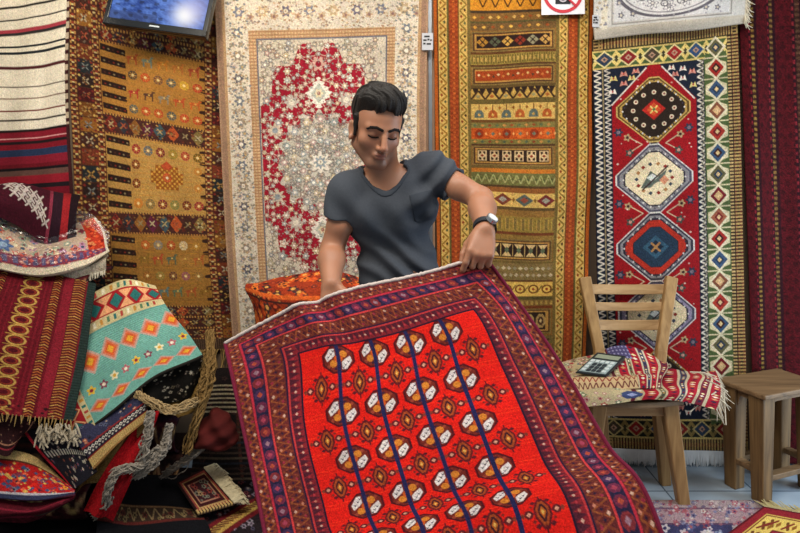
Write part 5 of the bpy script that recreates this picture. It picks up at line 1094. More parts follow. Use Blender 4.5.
# body distance sampled on the shirt grid, to leave a thin shell
ii = [np.clip(np.round((T.lo[k]+T.h*np.arange(T.n[k])-bd.lo[k])/bd.h).astype(int), 0, bd.n[k]-1) for k in range(3)]
bdist = bd.d[np.ix_(*ii)]
S_d = np.maximum(shirt_full, -cut)
near_hem = np.zeros_like(S_d, bool)
for s, u in (('R', .47), ('L', .47)):
    sh, el = J['sh'+s], J['el'+s]; n_ = (el-sh)/np.linalg.norm(el-sh); p_ = sh+(el-sh)*u; near_hem |= (np.linalg.norm(X-p_.astype(np.float32), axis=-1) < .085) & (cutplane(T, p_, n_) > -.022)
S_d = np.where(near_hem, np.maximum(S_d, -(bdist-.001)), S_d)
Vs, Qs = nets(S_d, T.lo, T.h); Vs = smooth_verts(Vs, Qs, 2, .5)
M_TEE = mat_plain('charcoal_jersey', '#474c54', .88, amp=.10, scale=140, bump=.15, spec=.15)
tee = add('t_shirt', Vs, Qs, M_TEE, man)
col = np.maximum(np.maximum(shirt_full-.003, -cut), cut-.0125); Vc, Qc = nets(col, T.lo, T.h); add('collar', smooth_verts(Vc, Qc, 1), Qc, mat_plain('ribbed_collar', '#3c424b', .9, amp=.1, scale=200), tee)
# chest pocket on the image-right side
pc = P(424, 207, 2.03); lp = (X-pc.astype(np.float32))@Rt.astype(np.float32)
pk = np.maximum(np.maximum(np.abs(lp[..., 0])-.040, np.abs(lp[..., 2])-.050), np.abs(lp[..., 0])*.35+(-lp[..., 2])-.058); pk = np.maximum(np.maximum(pk, shirt_full-.0035), lp[..., 1]-.06); Vp, Qp = nets(pk.astype(np.float32), T.lo, T.h); add('pocket', smooth_verts(Vp, Qp, 1), Qp, mat_plain('pocket_cloth', '#343a43', .9, amp=.1, scale=140), tee)
# trousers and shoes
T2 = Field((-.32, 1.96, .03), (.33, 2.36, 1.0), .006); T2.ell(J['pelvis'], (.162, .112, .115), None, .03)
for s in 'RL': T2.cone(J['hip'+s], J['kn'+s], .092, .070, .03); T2.cone(J['kn'+s], J['an'+s]+np.array((0, 0, -.02)), .069, .058, .02)
T2.d = np.maximum(T2.d, T2.coords()[..., 2]-.93).astype(np.float32); Vt, Qt = nets(T2.d, T2.lo, T2.h); add('trousers', Vt, Qt, mat_plain('dark_denim', '#262b38', .9, amp=.15, scale=160), man)
for s in 'RL':
    a = J['an'+s]; S3 = Field(a+np.array((-.10, -.26, -.1)), a+np.array((.10, .12, .04)), .005); o = np.array((.02 if s == 'L' else -.02, 0, 0))
    S3.ell(a+o*.8+np.array((0, -.13, -.058)), (.052, .095, .044), None, .02); S3.ell(a+np.array((0, .015, -.050)), (.045, .075, .055), None, .03); S3.d = np.maximum(S3.d, -(S3.coords()[..., 2]-.006)).astype(np.float32); Vz, Qz = nets(S3.d, S3.lo, S3.h); add('shoe', Vz, Qz, mat_plain('black_leather', '#15151a', .4, amp=.05), man)
# wristwatch
wd = (J['wrL']-J['elL']); wd /= np.linalg.norm(wd); wc = J['wrL']-wd*.012; bx = np.array((.35, -.9, .25)); bx -= wd*bx.dot(wd); bx /= np.linalg.norm(bx); by = np.cross(wd, bx)
def loop(r, w_, th, name, mat, parent):
    V = []; Fs = []; n = 28
    for k in range(n):
        a = 2*math.pi*k/n; e = bx*math.cos(a)+by*math.sin(a)
        for rr, zz_ in ((r, -w_/2), (r+th, -w_/2), (r+th, w_/2), (r, w_/2)): V.append(wc+e*rr+wd*zz_)
    for k in range(n):
        i, j = 4*k, 4*((k+1) % n); Fs += [(i, i+1, j+1, j), (i+1, i+2, j+2, j+1), (i+2, i+3, j+3, j+2), (i+3, i, j, j+3)]
    return MB().add(V, Fs).build(name, mat, parent, smooth=False)
strap = loop(.0325, .020, .004, 'wristwatch', mat_plain('dark_strap', '#23282e', .5, amp=.05), man)
mb = MB(); mb.tube([wc+bx*.033, wc+bx*.046], .019, 24); mb.build('watch_case', mat_plain('steel', '#b9bec2', .25, .8, amp=.03), strap, bevel=.001)
mb = MB(); mb.tube([wc+bx*.0455, wc+bx*.0468], .0155, 24); mb.build('watch_face', mat_plain('watch_dial', '#d4d9dc', .25, amp=.03), strap)
# ---------------------------------------------------------------- heap of rugs, left
def fl(L, n, cols, cc, r=(2, 4), box=None):
    x0, y0, x1, y1 = box or (0, 0, L.w, L.h)
    for _ in range(n): L.flower(RNG.uniform(x0, x1), RNG.uniform(y0, y1), RNG.uniform(*r), int(RNG.integers(4, 7)), cols[RNG.integers(len(cols))], cc[RNG.integers(len(cc))])
def wr(a, fu, fv, ph=0): return lambda S: waves(S, a, fu, fv, ph)
# folded rugs that carry the heap
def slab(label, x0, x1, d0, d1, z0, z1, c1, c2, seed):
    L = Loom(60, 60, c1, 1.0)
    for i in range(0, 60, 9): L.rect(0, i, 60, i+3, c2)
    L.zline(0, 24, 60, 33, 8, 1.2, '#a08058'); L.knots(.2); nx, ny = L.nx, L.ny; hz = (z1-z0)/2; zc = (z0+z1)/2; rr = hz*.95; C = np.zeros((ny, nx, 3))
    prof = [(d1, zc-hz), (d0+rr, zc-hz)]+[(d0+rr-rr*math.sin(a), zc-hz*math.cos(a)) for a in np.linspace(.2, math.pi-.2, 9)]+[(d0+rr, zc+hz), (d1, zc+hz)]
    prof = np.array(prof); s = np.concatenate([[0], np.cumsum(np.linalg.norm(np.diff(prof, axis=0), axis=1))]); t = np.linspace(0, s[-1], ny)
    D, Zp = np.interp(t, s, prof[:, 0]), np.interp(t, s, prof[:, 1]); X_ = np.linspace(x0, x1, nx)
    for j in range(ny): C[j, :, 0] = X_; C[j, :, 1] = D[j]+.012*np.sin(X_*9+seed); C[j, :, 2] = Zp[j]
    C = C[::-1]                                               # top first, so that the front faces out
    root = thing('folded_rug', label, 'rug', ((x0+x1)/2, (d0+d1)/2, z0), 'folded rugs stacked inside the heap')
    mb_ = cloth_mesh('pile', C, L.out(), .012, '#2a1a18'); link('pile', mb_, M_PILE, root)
hidden = 'dark folded rug inside the heap at left, under the draped rugs'
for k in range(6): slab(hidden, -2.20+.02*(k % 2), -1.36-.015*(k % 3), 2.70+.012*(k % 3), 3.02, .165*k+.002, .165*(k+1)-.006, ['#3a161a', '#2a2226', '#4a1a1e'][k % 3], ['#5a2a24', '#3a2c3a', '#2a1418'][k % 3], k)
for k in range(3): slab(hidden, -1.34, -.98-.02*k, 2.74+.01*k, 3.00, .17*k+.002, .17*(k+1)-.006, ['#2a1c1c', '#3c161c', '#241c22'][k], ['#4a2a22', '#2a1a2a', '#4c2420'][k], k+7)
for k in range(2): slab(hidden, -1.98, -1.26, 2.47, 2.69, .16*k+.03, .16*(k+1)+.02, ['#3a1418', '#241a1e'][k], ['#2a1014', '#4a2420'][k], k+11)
# chain-patterned dark red kilim
W, Hh = 160, 160; L = Loom(W, Hh, '#5c0f19', 1.9)
for x in range(0, W, 4): L.rect(x, 0, x+1.4, Hh, '#6e1520')
L.rect(0, 0, 62, 14, '#a5141c'); L.rect(96, 0, 108, Hh, '#4a0c16'); L.rect(132, 0, 140, Hh, '#7a1a26')
for i in range(15):
    y = 5+i*11; L.ring(104, y, 7.2, 4.7, 1.3, '#b08a46'); L.ring(104, y, 4.6, 2.8, .9, '#7c2a1c'); L.line([(95, y+5.5), (113, y+5.5)], 1.0, '#9c7434')
for xc, wd, c in ((66, 4, '#985426'), (78, 2.4, '#944626'), (126, 3.2, '#a05a28'), (146, 5, '#a66832')):
    L.rect(xc-wd-1, 0, xc+wd+1, Hh, '#4e1016')
    for k in range(54): L.line([(xc-wd, k*3+1.8), (xc, k*3), (xc+wd, k*3+1.8)], .9, c if k % 3 else '#b88844')
L.rect(153, 0, 160, Hh, '#26342f'); L.dash(153, 0, 160, Hh, 3, .4, '#1a2422', True)
L.speckle(0, 148, 150, 160, 40, ['#b08a50', '#2a1014', '#8a2c2a'], (1, 2)); L.knots(.15)
r_, S_ = rug('draped_kilim', 'dark red kilim with a chain of yellow rings, draped over the heap at left', 'kilim', L, [0, .4, .65, 1], [0, .3, .65, 1],
    [[(-70, 256, 2.78), (-8, 262, 2.76), (36, 270, 2.74), (96, 284, 2.72)], [(-84, 292, 2.62), (-24, 300, 2.60), (25, 310, 2.58), (90, 322, 2.60)],
     [(-98, 345, 2.48), (-40, 352, 2.45), (10, 360, 2.43), (83, 372, 2.47)], [(-112, 404, 2.40), (-56, 408, 2.37), (-2, 414, 2.35), (72, 421, 2.38)]], t=.012, mat=M_FLAT, shape=wr(.006, 1.2, 1.4), edge='#1c2a26')
fringe_mesh('fringe', S_, 'bottom', 60, .03, (.1, -.3, -1), r=.0022).build('fringe', M_FRINGE_TAN, r_)
# turquoise kilim
W, Hh = 160, 126; L = Loom(W, Hh, '#62968a', 2.0); TEAL = '#2a6a66'; CR = '#c8b888'; RB = '#a02028'; PE = '#e0a070'
for y in range(0, Hh, 2): L.rect(0, y, W, y+.8, '#7ab2a2')
def kb_(y0, vert=False):
    f = (lambda x0, a, x1, b, c: L.rect(x0, a, x1, b, c)) if not vert else (lambda x0, a, x1, b, c: L.rect(a, x0, b, x1, c)); n = W if not vert else Hh
    D = (lambda x, y, rx, ry, c: L.dia(x, y, rx, ry, c)) if not vert else (lambda x, y, rx, ry, c: L.dia(y, x, ry, rx, c))
    f(0, y0, n, y0+7, CR); f(0, y0+7, n, y0+24, RB); f(0, y0+24, n, y0+32, CR)
    for i in range(int(n/9)):
        for yy in (y0+1.5, y0+25.5): f(i*9+1, yy, i*9+4.5, yy+4.6, [TEAL, '#c08a40', '#a8423a', '#5a7a5a', '#e8e0c0'][(i*2+int(yy)) % 5])
    for i in range(int(n/27)+1):
        x = i*27+16
        for sy in (-1, 1): D(x+13.5, y0+15.5+sy*8.2, 11, 8.6, PE)
        f(0, y0+6, n, y0+8.4, RB); f(0, y0+22.8, n, y0+25, RB); D(x, y0+15.5, 12.5, 8.8, RB); D(x, y0+15.5, 9.8, 7.2, '#7a1820'); D(x, y0+15.5, 8.4, 6.2, TEAL)
    f(0, y0, n, y0+7, CR); f(0, y0+24, n, y0+32, CR)
    for i in range(int(n/9)):
        for yy in (y0+1.5, y0+25.5): f(i*9+1, yy, i*9+4.5, yy+4.6, [TEAL, '#c08a40', '#a8423a', '#5a7a5a', '#e8e0c0'][(i*2+int(yy)) % 5])
kb_(0)
def ik(x, y, s=1): L.dia(x, y, 12*s, 10.5*s, '#b8988a'); L.dia(x, y, 9.6*s, 8.2*s, '#cc7458'); L.dia(x, y, 7.2*s, 6*s, '#cc5c2e'); L.dia(x, y, 4.2*s, 3.4*s, '#d89c30')
for i in range(6): ik(20+i*27, 53, 1.15)
for i in range(6): ik(12+i*27, 103, 1.12)
for i in range(11): L.flower(8+i*14.5, 78+(i%2)*1.5, 5.4, 5, ['#e0d8b0', '#b0606a', '#d8b03c', '#7a3c50'][i % 4], ['#d0a040', '#e8e0c8', '#8a2a3a', '#d8c8b0'][i % 4])
L.rect(0, 32, W, 34, '#5a948a'); L.rect(0, 123, W, 126, '#28241f'); L.abrash(.05); L.knots(.1)
# its lower-left end border
L.rect(0, 60, 20, 126, RB); L.rect(20, 60, 27, 126, CR)
for i in range(7): L.rect(21.5, 62+i*9, 26, 66+i*9, [TEAL, '#a8423a', '#c08a40'][i % 3])
for y in (70, 92, 114): L.dia(10, y, 9.6, 11, PE); L.dia(10, y, 7.4, 8.4, '#7a1820'); L.dia(10, y, 6, 7, TEAL)
rug('draped_kilim', 'turquoise kilim with orange diamonds and a red and cream border, draped over the heap', 'kilim', L, [0, .33, .66, 1], [0, .27, .62, 1],
    [[(36, 350, 2.72), (74, 306, 2.80), (120, 279, 2.84), (155, 287, 2.86)], [(46, 380, 2.55), (86, 338, 2.62), (126, 319, 2.66), (166, 306, 2.72)],
     [(58, 410, 2.43), (104, 382, 2.48), (145, 356, 2.54), (188, 333, 2.62)], [(72, 441, 2.40), (117, 409, 2.42), (158, 375, 2.47), (203, 355, 2.55)]], t=.010, mat=M_FLAT, shape=wr(.008, 1.1, .7, .6), edge='#28241f')
# black and white patterned rug underneath
def quick(label, us, vs, C, bgc, cols, cc, n, r=(2, 4), size=(80, 60), deco=None, name='draped_rug', cat='rug', t=.012, sh=None, fr=None, edge=None, mat=None, frm=None):
    L = Loom(size[0], size[1], bgc, 1.7)
    if n: fl(L, n, cols, cc, r)
    if deco: deco(L)
    L.knots(.14); r_, S = rug(name, label, cat, L, us, vs, C, t=t, shape=sh, edge=edge, mat=mat)
    if fr: fringe_mesh('fringe', S, *fr).build('fringe', frm or M_FRINGE, r_)
    return r_, S
quick('black rug with small white motifs, tucked under the turquoise kilim', [0, .5, 1], [0, .5, 1], [[(135, 392, 2.50), (172, 364, 2.56), (207, 352, 2.62)], [(148, 398, 2.49), (180, 380, 2.55), (206, 366, 2.60)], [(160, 408, 2.52), (186, 398, 2.57), (204, 386, 2.61)]],
      '#16130f', ['#a89c86', '#4a4038', '#6a5c4a', '#2c2620'], ['#16130f', '#c9bca4'], 60, (1.2, 3), sh=wr(.01, 1.5, .5))
def d_e(L):
    L.rect(0, 44, 100, 60, '#2a2430'); 
    for i in range(17): L.dia(3+i*6, 49, 3, 3.6, '#d8d0c0'); L.dia(3+i*6, 49, 1.4, 1.8, '#2a2430'); L.dia(6+i*6, 55, 2, 2.2, '#c0b8ac')
    L.rect(0, 41, 100, 44, '#8a2a2a'); L.rect(0, 60, 100, 62, '#8a2418'); L.rect(0, 62, 100, 80, '#c8a868'); L.dash(0, 62, 100, 80, 3, .4, '#b8925a'); L.rect(0, 76, 100, 80, '#9a7040')
quick('navy and rust rug with white motif stripe and cream band, under the turquoise kilim', [0, .5, 1], [0, .45, 1], [[(66, 432, 2.43), (100, 410, 2.44), (140, 386, 2.47)], [(80, 446, 2.38), (110, 424, 2.40), (144, 400, 2.44)], [(93, 470, 2.37), (118, 444, 2.39), (150, 418, 2.43)]],
      '#34344c', ['#8a3a34', '#5a6078', '#a86048', '#2a2838'], ['#c8a080', '#2a2030'], 60, (2, 4), (100, 80), d_e, sh=wr(.006, 1, .8), edge='#a8854c')
quick('tan plain rug underside folded below the cream band rug', [0, .5, 1], [0, 1], [[(90, 466, 2.40), (118, 442, 2.42), (148, 418, 2.45)], [(76, 492, 2.42), (106, 474, 2.45), (138, 440, 2.47)]], '#8a6c3c', ['#7a5c34', '#94784a'], ['#8a6c3c'], 30, (2, 5), sh=wr(.012, 2.2, .4))
def d_e3(L):
    L.rect(0, 0, 100, 7, '#141018'); L.rect(0, 22, 100, 28, '#c8c0ae'); L.dash(0, 22, 100, 28, 5, .5, '#3a3034'); L.rect(0, 0, 5, 60, '#a01c28'); L.rect(5, 0, 8, 60, '#141018')
quick('dark rug dotted with white flowers between a red edge and the cream band rug', [0, .5, 1], [0, .5, 1], [[(23, 431, 2.44), (58, 428, 2.42), (86, 440, 2.41)], [(46, 460, 2.39), (72, 456, 2.38), (92, 458, 2.39)], [(73, 490, 2.36), (84, 482, 2.36), (96, 472, 2.38)]],
      '#1c1a22', ['#c8bca8', '#7a4a3a', '#4a4a5c', '#a8a090'], ['#8a2a2a', '#1c1a22'], 90, (1.5, 3), (100, 60), d_e3, sh=wr(.004, 1, 1))
def d_f(L):
    L.rect(0, 0, 100, 12, '#c8ac74'); L.rect(0, 11, 100, 13, '#5a3020'); L.rect(0, 54, 100, 60, '#2c3048'); L.rect(0, 51, 100, 54, '#a8a4a8')
    L.flower(88, 34, 5, 6, '#e0a030', '#b03020'); L.speckle(0, 14, 100, 50, 160, ['#c82018', '#3a4a6c', '#c8a050', '#7a3040', '#d86040'], (1, 3))
quick('red and slate blue rug folded to a point at the lower left corner', [0, .5, 1], [0, .5, 1], [[(-12, 449, 2.46), (34, 456, 2.44), (74, 488, 2.38)], [(-12, 474, 2.36), (34, 478, 2.34), (75, 490, 2.36)], [(-12, 497, 2.30), (34, 500, 2.28), (75, 492, 2.35)]],
      '#a81c1c', ['#3c4a68', '#b83a2c', '#6a7080', '#8a2030'], ['#c8a060', '#2a2838'], 60, (2, 4.5), (100, 60), d_f, sh=wr(.004, 1, 1), edge='#4a0f1c')
quick('maroon rug fold under the red and slate blue rug in the lower left corner', [0, .5, 1], [0, .5, 1], [[(-12, 499, 2.33), (34, 502, 2.31), (76, 493, 2.38)], [(-12, 514, 2.28), (30, 514, 2.27), (72, 500, 2.36)], [(-12, 524, 2.35), (26, 522, 2.35), (64, 505, 2.40)]],
      '#54101c', ['#6a1a28', '#3a0c16'], ['#54101c'], 20, (3, 6), (80, 40), lambda L: (L.rect(0, 26, 80, 29, '#8a2438'), L.rect(0, 12, 80, 14, '#7a1c2c')), sh=wr(.006, 1.2, .5), t=.03)
quick('small dark brown rug with thin pale border lines at the left edge of the heap', [0, .5, 1], [0, 1], [[(-12, 408, 2.40), (12, 412, 2.40), (40, 424, 2.44)], [(-12, 446, 2.36), (8, 456, 2.36), (24, 434, 2.42)]],
      '#2c1416', ['#5a2a2a', '#3a2026'], ['#8a6a50'], 30, (1.5, 3), (80, 60), lambda L: (L.rect(0, 44, 80, 46, '#a07058'), L.rect(0, 50, 80, 52, '#8a2a34'), L.rect(70, 0, 72, 60, '#a07058')), sh=wr(.004, 1, 1))
# tufted pale end on the dark flowered rug
tf = thing('fringe_tuft', 'grey white tuft of knotted fringe below the chain patterned kilim', 'fringe', P(58, 442, 2.37)); mb = MB()
for i in range(70):
    a = P(RNG.uniform(38, 76), RNG.uniform(423, 438), 2.37); b = a+np.array((RNG.uniform(-.01, .035), RNG.uniform(-.03, .0), RNG.uniform(-.05, -.01))); mb.tube([a, (a+b)/2+RNG.normal(0, .006, 3), b], [.0035, .0045, .003], 5)
mb.build('strands', mat_plain('pale_tuft', '#a89c86', .9, amp=.3, scale=60), tf)
# red cloth
quick('plain bright red cloth hanging down beside the grey twisted fringe', [0, .5, 1], [0, .4, 1], [[(138, 424, 2.46), (150, 414, 2.48), (160, 408, 2.52)], [(112, 462, 2.42), (128, 458, 2.41), (146, 452, 2.46)], [(82, 512, 2.42), (98, 516, 2.40), (113, 522, 2.46)]],
      '#a5121a', ['#b01c20', '#8a0c14'], ['#a5121a'], 30, (3, 7), (50, 80), sh=wr(.012, 1.4, .6))
# grey twisted fringes
M_ROPE = mat_plain('grey_twist', '#8d8478', .95, amp=.35, scale=120, bump=.8); M_TAN = mat_plain('tan_twist', '#8a6c3e', .95, amp=.35, scale=120, bump=.8); M_CRM = mat_plain('cream_tuft', '#cbbf9c', .95, amp=.3, scale=80, bump=.5)
def rope(mb, pts, r, tw=9, n=80, strands=4, loose=.25):
    Pts = np.array([P(*p) for p in pts]); t = np.linspace(0, 1, len(Pts)); C = cubic(t, Pts, np.linspace(0, 1, n)) if len(Pts) > 2 else cubic(t, Pts, np.linspace(0, 1, n))
    T = np.gradient(C, axis=0); T /= np.linalg.norm(T, axis=1, keepdims=True); u = np.cross(T, (0, 1, .2)); u /= np.linalg.norm(u, axis=1, keepdims=True); v = np.cross(T, u)
    for k in range(22):
        a = 2*math.pi*(k*.382+tw*.35*np.linspace(0, 1, n)+.12*np.sin(np.linspace(0, 25, n)+k)); q = r*math.sqrt((k+.5)/22)*(1+.25*np.sin(np.linspace(0, 40, n)+k*2)); j = np.cumsum(RNG.normal(0, .0007, (n, 3)), 0)
        mb.tube(C+(u*np.cos(a)[:, None]+v*np.sin(a)[:, None])*q[:, None]+j, [r*.22*(1+.3*math.sin(z*1.1+k)) for z in range(n)], 5)
    for k in range(90):                                     # stray ends
        i_ = RNG.integers(2, n-2); d_ = RNG.normal(0, 1, 3); d_ /= np.linalg.norm(d_); b0 = C[i_]+d_*r*.7; mb.tube([b0, b0+d_*r*.45+T[i_]*r*.9, b0+d_*r*.5+T[i_]*r*1.9+np.array((0, 0, -.004))], [r*.17, r*.15, r*.06], 4)
gf = thing('twisted_fringe', 'long grey twisted fringe hanging over the red cloth in the heap', 'fringe', P(140, 500, 2.45))
for nm, pts in (('strand', [(151, 411, 2.42), (149, 430, 2.40), (144, 452, 2.39), (141, 472, 2.42)]), ('strand', [(170, 424, 2.44), (165, 446, 2.42), (154, 462, 2.40), (136, 476, 2.42)]), ('strand', [(160, 447, 2.41), (140, 465, 2.39), (118, 471, 2.37), (109, 486, 2.37), (106, 506, 2.40)])):
    mb = MB(); rope(mb, pts, .0145, 4, loose=1.6); mb.build(nm, M_ROPE, gf)
gf = thing('twisted_fringe', 'thin grey fringe cord looping right of the red cloth towards the small rug', 'fringe', P(190, 470, 2.6)); mb = MB(); rope(mb, [(212, 440, 2.585), (200, 450, 2.58), (182, 463, 2.60), (163, 476, 2.68)], .010, 4, loose=1.2); mb.build('strand', M_ROPE, gf)
tf = thing('twisted_fringe', 'thick tan twisted fringe hanging upright beside the turquoise kilim', 'fringe', P(195, 455, 2.58))
mb = MB(); rope(mb, [(210, 330, 2.66), (211, 362, 2.60), (208, 386, 2.57), (197, 420, 2.55), (188, 452, 2.56)], .0165, 3, loose=1.5); mb.build('strand', M_TAN, tf)
mb = MB(); rope(mb, [(207, 350, 2.62), (204, 380, 2.58), (198, 405, 2.56)], .014, 3); mb.build('strand', M_TAN, tf)
tf = thing('twisted_fringe', 'pale tan twisted fringe lying level under the black and white rug', 'fringe', P(165, 412, 2.5)); mb = MB(); rope(mb, [(136, 394, 2.44), (152, 402, 2.43), (172, 410, 2.46), (196, 402, 2.54)], .0135, 3, loose=1.8); mb.build('strand', mat_plain('pale_tan_twist', '#a88e64', .95, amp=.3, scale=100, bump=.8), tf)
quick('tan woven rug end below the black and white rug, beside the tan fringe', [0, .5, 1], [0, 1], [[(168, 402, 2.56), (186, 392, 2.58), (208, 376, 2.62)], [(178, 418, 2.56), (192, 412, 2.57), (205, 396, 2.60)]], '#7c6030', ['#8a6c3a', '#6a5028'], ['#7c6030'], 30, (2, 5), sh=wr(.008, 1.3, .5))
# dark red stuffed bag
Bg = Field(P(215, 432, 2.62)-.13, P(215, 432, 2.62)+.13, .005); Bg.ell(P(217, 428, 2.62), (.070, .07, .075), None, .02); Bg.ell(P(206, 438, 2.60), (.05, .06, .05), None, .03); Bg.ell(P(228, 438, 2.63), (.035, .05, .05), None, .03)
Xb = Bg.coords(); Bg.d += (.006*np.sin(Xb[..., 0]*70+Xb[..., 2]*50)+.004*np.sin(Xb[..., 2]*110-Xb[..., 0]*40)).astype(np.float32); Vb, Qb = nets(Bg.d, Bg.lo, Bg.h)
bt = thing('cushion', 'dark red velvet cushion lying in the heap next to the held carpet', 'cushion', P(215, 452, 2.62)); link('cover', rawmesh('cover', Vb, Qb), mat_plain('red_velvet', '#521410', .9, amp=.35, scale=18), bt)
# striped dark rug behind
def d_p(L):
    for i in range(7): L.rect(6, 20+i*5, 50, 22+i*5, '#9a8a6c'); 
    L.rect(2, 16, 6, 60, '#8a8078'); L.dash(2, 16, 6, 60, 4, .5, '#3a2a24', True); L.rect(50, 0, 52, 120, '#4a2a20')
    for i in range(12): L.rect(0, 66+i*5, 80, 68+i*5, ['#3a2c26', '#4a3a30', '#5c4c3c', '#2a2a30'][i % 4])
quick('dark brown rug with short pale stripes leaning behind the held carpet at its left edge', [0, .5, 1], [0, .5, 1], [[(196, 372, 2.86), (225, 368, 2.86), (275, 372, 2.86)], [(196, 420, 2.80), (225, 420, 2.80), (280, 420, 2.80)], [(190, 482, 2.78), (228, 482, 2.78), (285, 482, 2.78)]],
      '#1e1614', ['#3a2622', '#2a2426', '#4a2a24'], ['#1e1614'], 60, (1.5, 3), (80, 120), d_p, sh=wr(.006, 1, 1))
# small rug with a thick white fringe
def d_m(L):
    L.rect(0, 0, 60, 60, '#4a1c1c'); 
    for a, c in ((0, '#2a1616'), (3, '#8a3c34'), (6, '#b08a5a'), (8, '#3a1418'), (13, '#a87860'), (15, '#3c1c22')): L.rect(a, a, 60-a, 60-a, c)
    fl(L, 24, ['#8a3a34', '#7a7a6a', '#a88a60'], ['#2a1a1c'], (2, 5), (15, 15, 45, 45)); L.dash(0, 54, 60, 60, 5, .6, '#b89a60')
fp = floorpt
r_, S_ = rug('small_rug', 'small red and grey patterned rug with a thick cream fringe on the floor', 'rug', (lambda L: (d_m(L), L.knots(.12), L)[2])(Loom(60, 60, '#4a1c1c', 1.8)), [0, 1], [0, 1],
    [[P(177, 482, 2.66), P(204, 468, 2.74)], [P(198, 513, 2.50), P(234, 503, 2.56)]], t=.012, raw3d=True)
mb = MB()
for i in range(300):
    f = RNG.uniform(0, 1); a = S_[int(f*(len(S_)-1)), -1]; l = .066*RNG.uniform(.6, 1.2); b = a+np.array((.6, .25, RNG.uniform(-.1, .25)))*l; c = b+np.array((.5, RNG.uniform(-.3, .3), -.5))*l*.5; mb.tube([a, b, c], [.005, .0048, .002], 5)
mb.build('fringe', M_CRM, r_)
# floor coverings, left
def d_n(L):
    L.rect(0, 0, 140, 80, '#101014'); L.rect(0, 38, 140, 58, '#3a2c22'); L.rect(0, 38, 140, 40, '#7a5c40'); L.rect(0, 55, 140, 58, '#5a2420'); L.zline(0, 41, 140, 54, 12, 1.3, '#8a7450'); fl(L, 30, ['#7c6a48', '#5a2a24'], ['#2a2018'], (2, 4), (0, 43, 140, 53))
r_, S_ = rug('floor_rug', 'black rug with a brown patterned border band lying on the floor below the grey fringe', 'rug', (lambda L: (d_n(L), L.knots(.12), L)[2])(Loom(140, 80, '#101014', 1.6)), [0, .5, 1], [0, .45, .75, 1],
    [[P(104, 472, 2.70), P(150, 474, 2.72), P(192, 476, 2.74)], [P(98, 500, 2.60), P(140, 503, 2.60), P(192, 508, 2.60)], [P(97, 523, 2.46), P(142, 526, 2.46), P(206, 520, 2.50)], [P(96, 540, 2.40), P(145, 542, 2.40), P(212, 534, 2.44)]], t=.010, raw3d=True, shape=wr(.004, 1.3, .4))
fringe_mesh('fringe', S_[int(S_.shape[0]*.4):int(S_.shape[0]*.72)], 'left', 40, .03, (-.6, -.2, -.2), r=.003).build('fringe', M_FRINGE_GREY, r_)
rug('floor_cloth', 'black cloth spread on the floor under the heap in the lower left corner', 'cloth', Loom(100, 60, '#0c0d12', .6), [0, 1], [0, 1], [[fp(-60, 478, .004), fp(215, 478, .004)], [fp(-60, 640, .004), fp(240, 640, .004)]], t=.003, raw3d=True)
def d_o(L):
    L.rect(0, 0, 100, 100, '#241c20'); fl(L, 260, ['#8a7e8a', '#7a3a3e', '#a8988a', '#4c4658'], ['#1a1418', '#b8a89a'], (1.2, 3))
    L.poly([(4, 60), (16, 60), (60, 26), (50, 26)], '#b8964c'); 
    for k in range(14): L.line([(6+k*3.3, 59-k*2.4), (15+k*3.2, 57-k*2.4)], 1.1, '#5a2a20')
    L.poly([(-2, 60), (4, 60), (50, 26), (45, 26)], '#6a1a20'); L.poly([(16, 60), (22, 60), (66, 26), (60, 26)], '#6a1a20')
rug('floor_rug', 'dark plum rug with a slanting yellow stripe on the floor beside the held carpet', 'rug', (lambda L: (d_o(L), L.knots(.14), L)[2])(Loom(100, 100, '#241c20', 1.8)), [0, 1], [0, 1],
    [[fp(186, 474, .012), fp(330, 474, .012)], [fp(196, 600, .012), fp(330, 600, .012)]], t=.006, raw3d=True)
# top of the heap
def d_a(L):
    L.rect(0, 0, 120, 70, '#3c0c1a'); L.rect(0, 0, 120, 6, '#2a0a14'); L.rect(70, 0, 74, 70, '#7a2a3a'); L.rect(74, 0, 90, 70, '#26101a'); L.rect(90, 0, 104, 70, '#8a1c20'); L.rect(104, 0, 120, 70, '#1c0c12')
    for i in range(7):
        for j in range(3): star_x(L, 20+i*7.5+j*5, 17+i*3.4+j*8.5, 3.6, '#b0a49c') if i < 6 else None
r_, S_ = rug('folded_rug', 'burgundy rug with a lattice of small white crosses, folded on top of the heap', 'rug', (lambda L: (d_a(L), L.knots(.14), L)[2])(Loom(120, 70, '#3c0c1a', 1.8)), [0, .3, .6, 1], [0, .3, .65, 1],
    [[(-20, 192, 2.98), (20, 186, 2.98), (52, 190, 2.98), (80, 196, 2.98)], [(-20, 190, 2.88), (20, 183, 2.86), (52, 192, 2.86), (78, 204, 2.88)], [(-20, 198, 2.80), (20, 204, 2.78), (50, 218, 2.78), (76, 224, 2.82)], [(-20, 210, 2.80), (18, 226, 2.78), (46, 244, 2.78), (76, 248, 2.82)]], t=.02, shape=wr(.006, 1.2, .7))
def d_b(L):
    L.rect(0, 0, 140, 80, '#b49c86'); fl(L, 170, ['#b8604c', '#5a6c8a', '#c8a88a', '#8a9a84', '#7a3a44', '#d8c4a4', '#a87a94'], ['#d8c8a8', '#6a2a34', '#3a4a5c'], (3, 7)); L.rect(0, 60, 140, 72, '#7a3040'); L.dash(0, 62, 140, 70, 9, .5, '#5a5070'); L.speckle(0, 58, 140, 74, 80, ['#c88a7a', '#4a3a5a', '#b84a40'], (1, 2.4))
    L.rect(112, 0, 136, 60, '#b03420'); L.speckle(112, 0, 136, 60, 60, ['#d8502c', '#7a1c18', '#c87a4a'], (1, 3)); L.rect(136, 0, 140, 80, '#c8bca8'); L.rect(0, 73, 140, 80, '#c8baa0'); L.flower(20, 50, 9, 6, '#4a6490', '#8aa0b8')
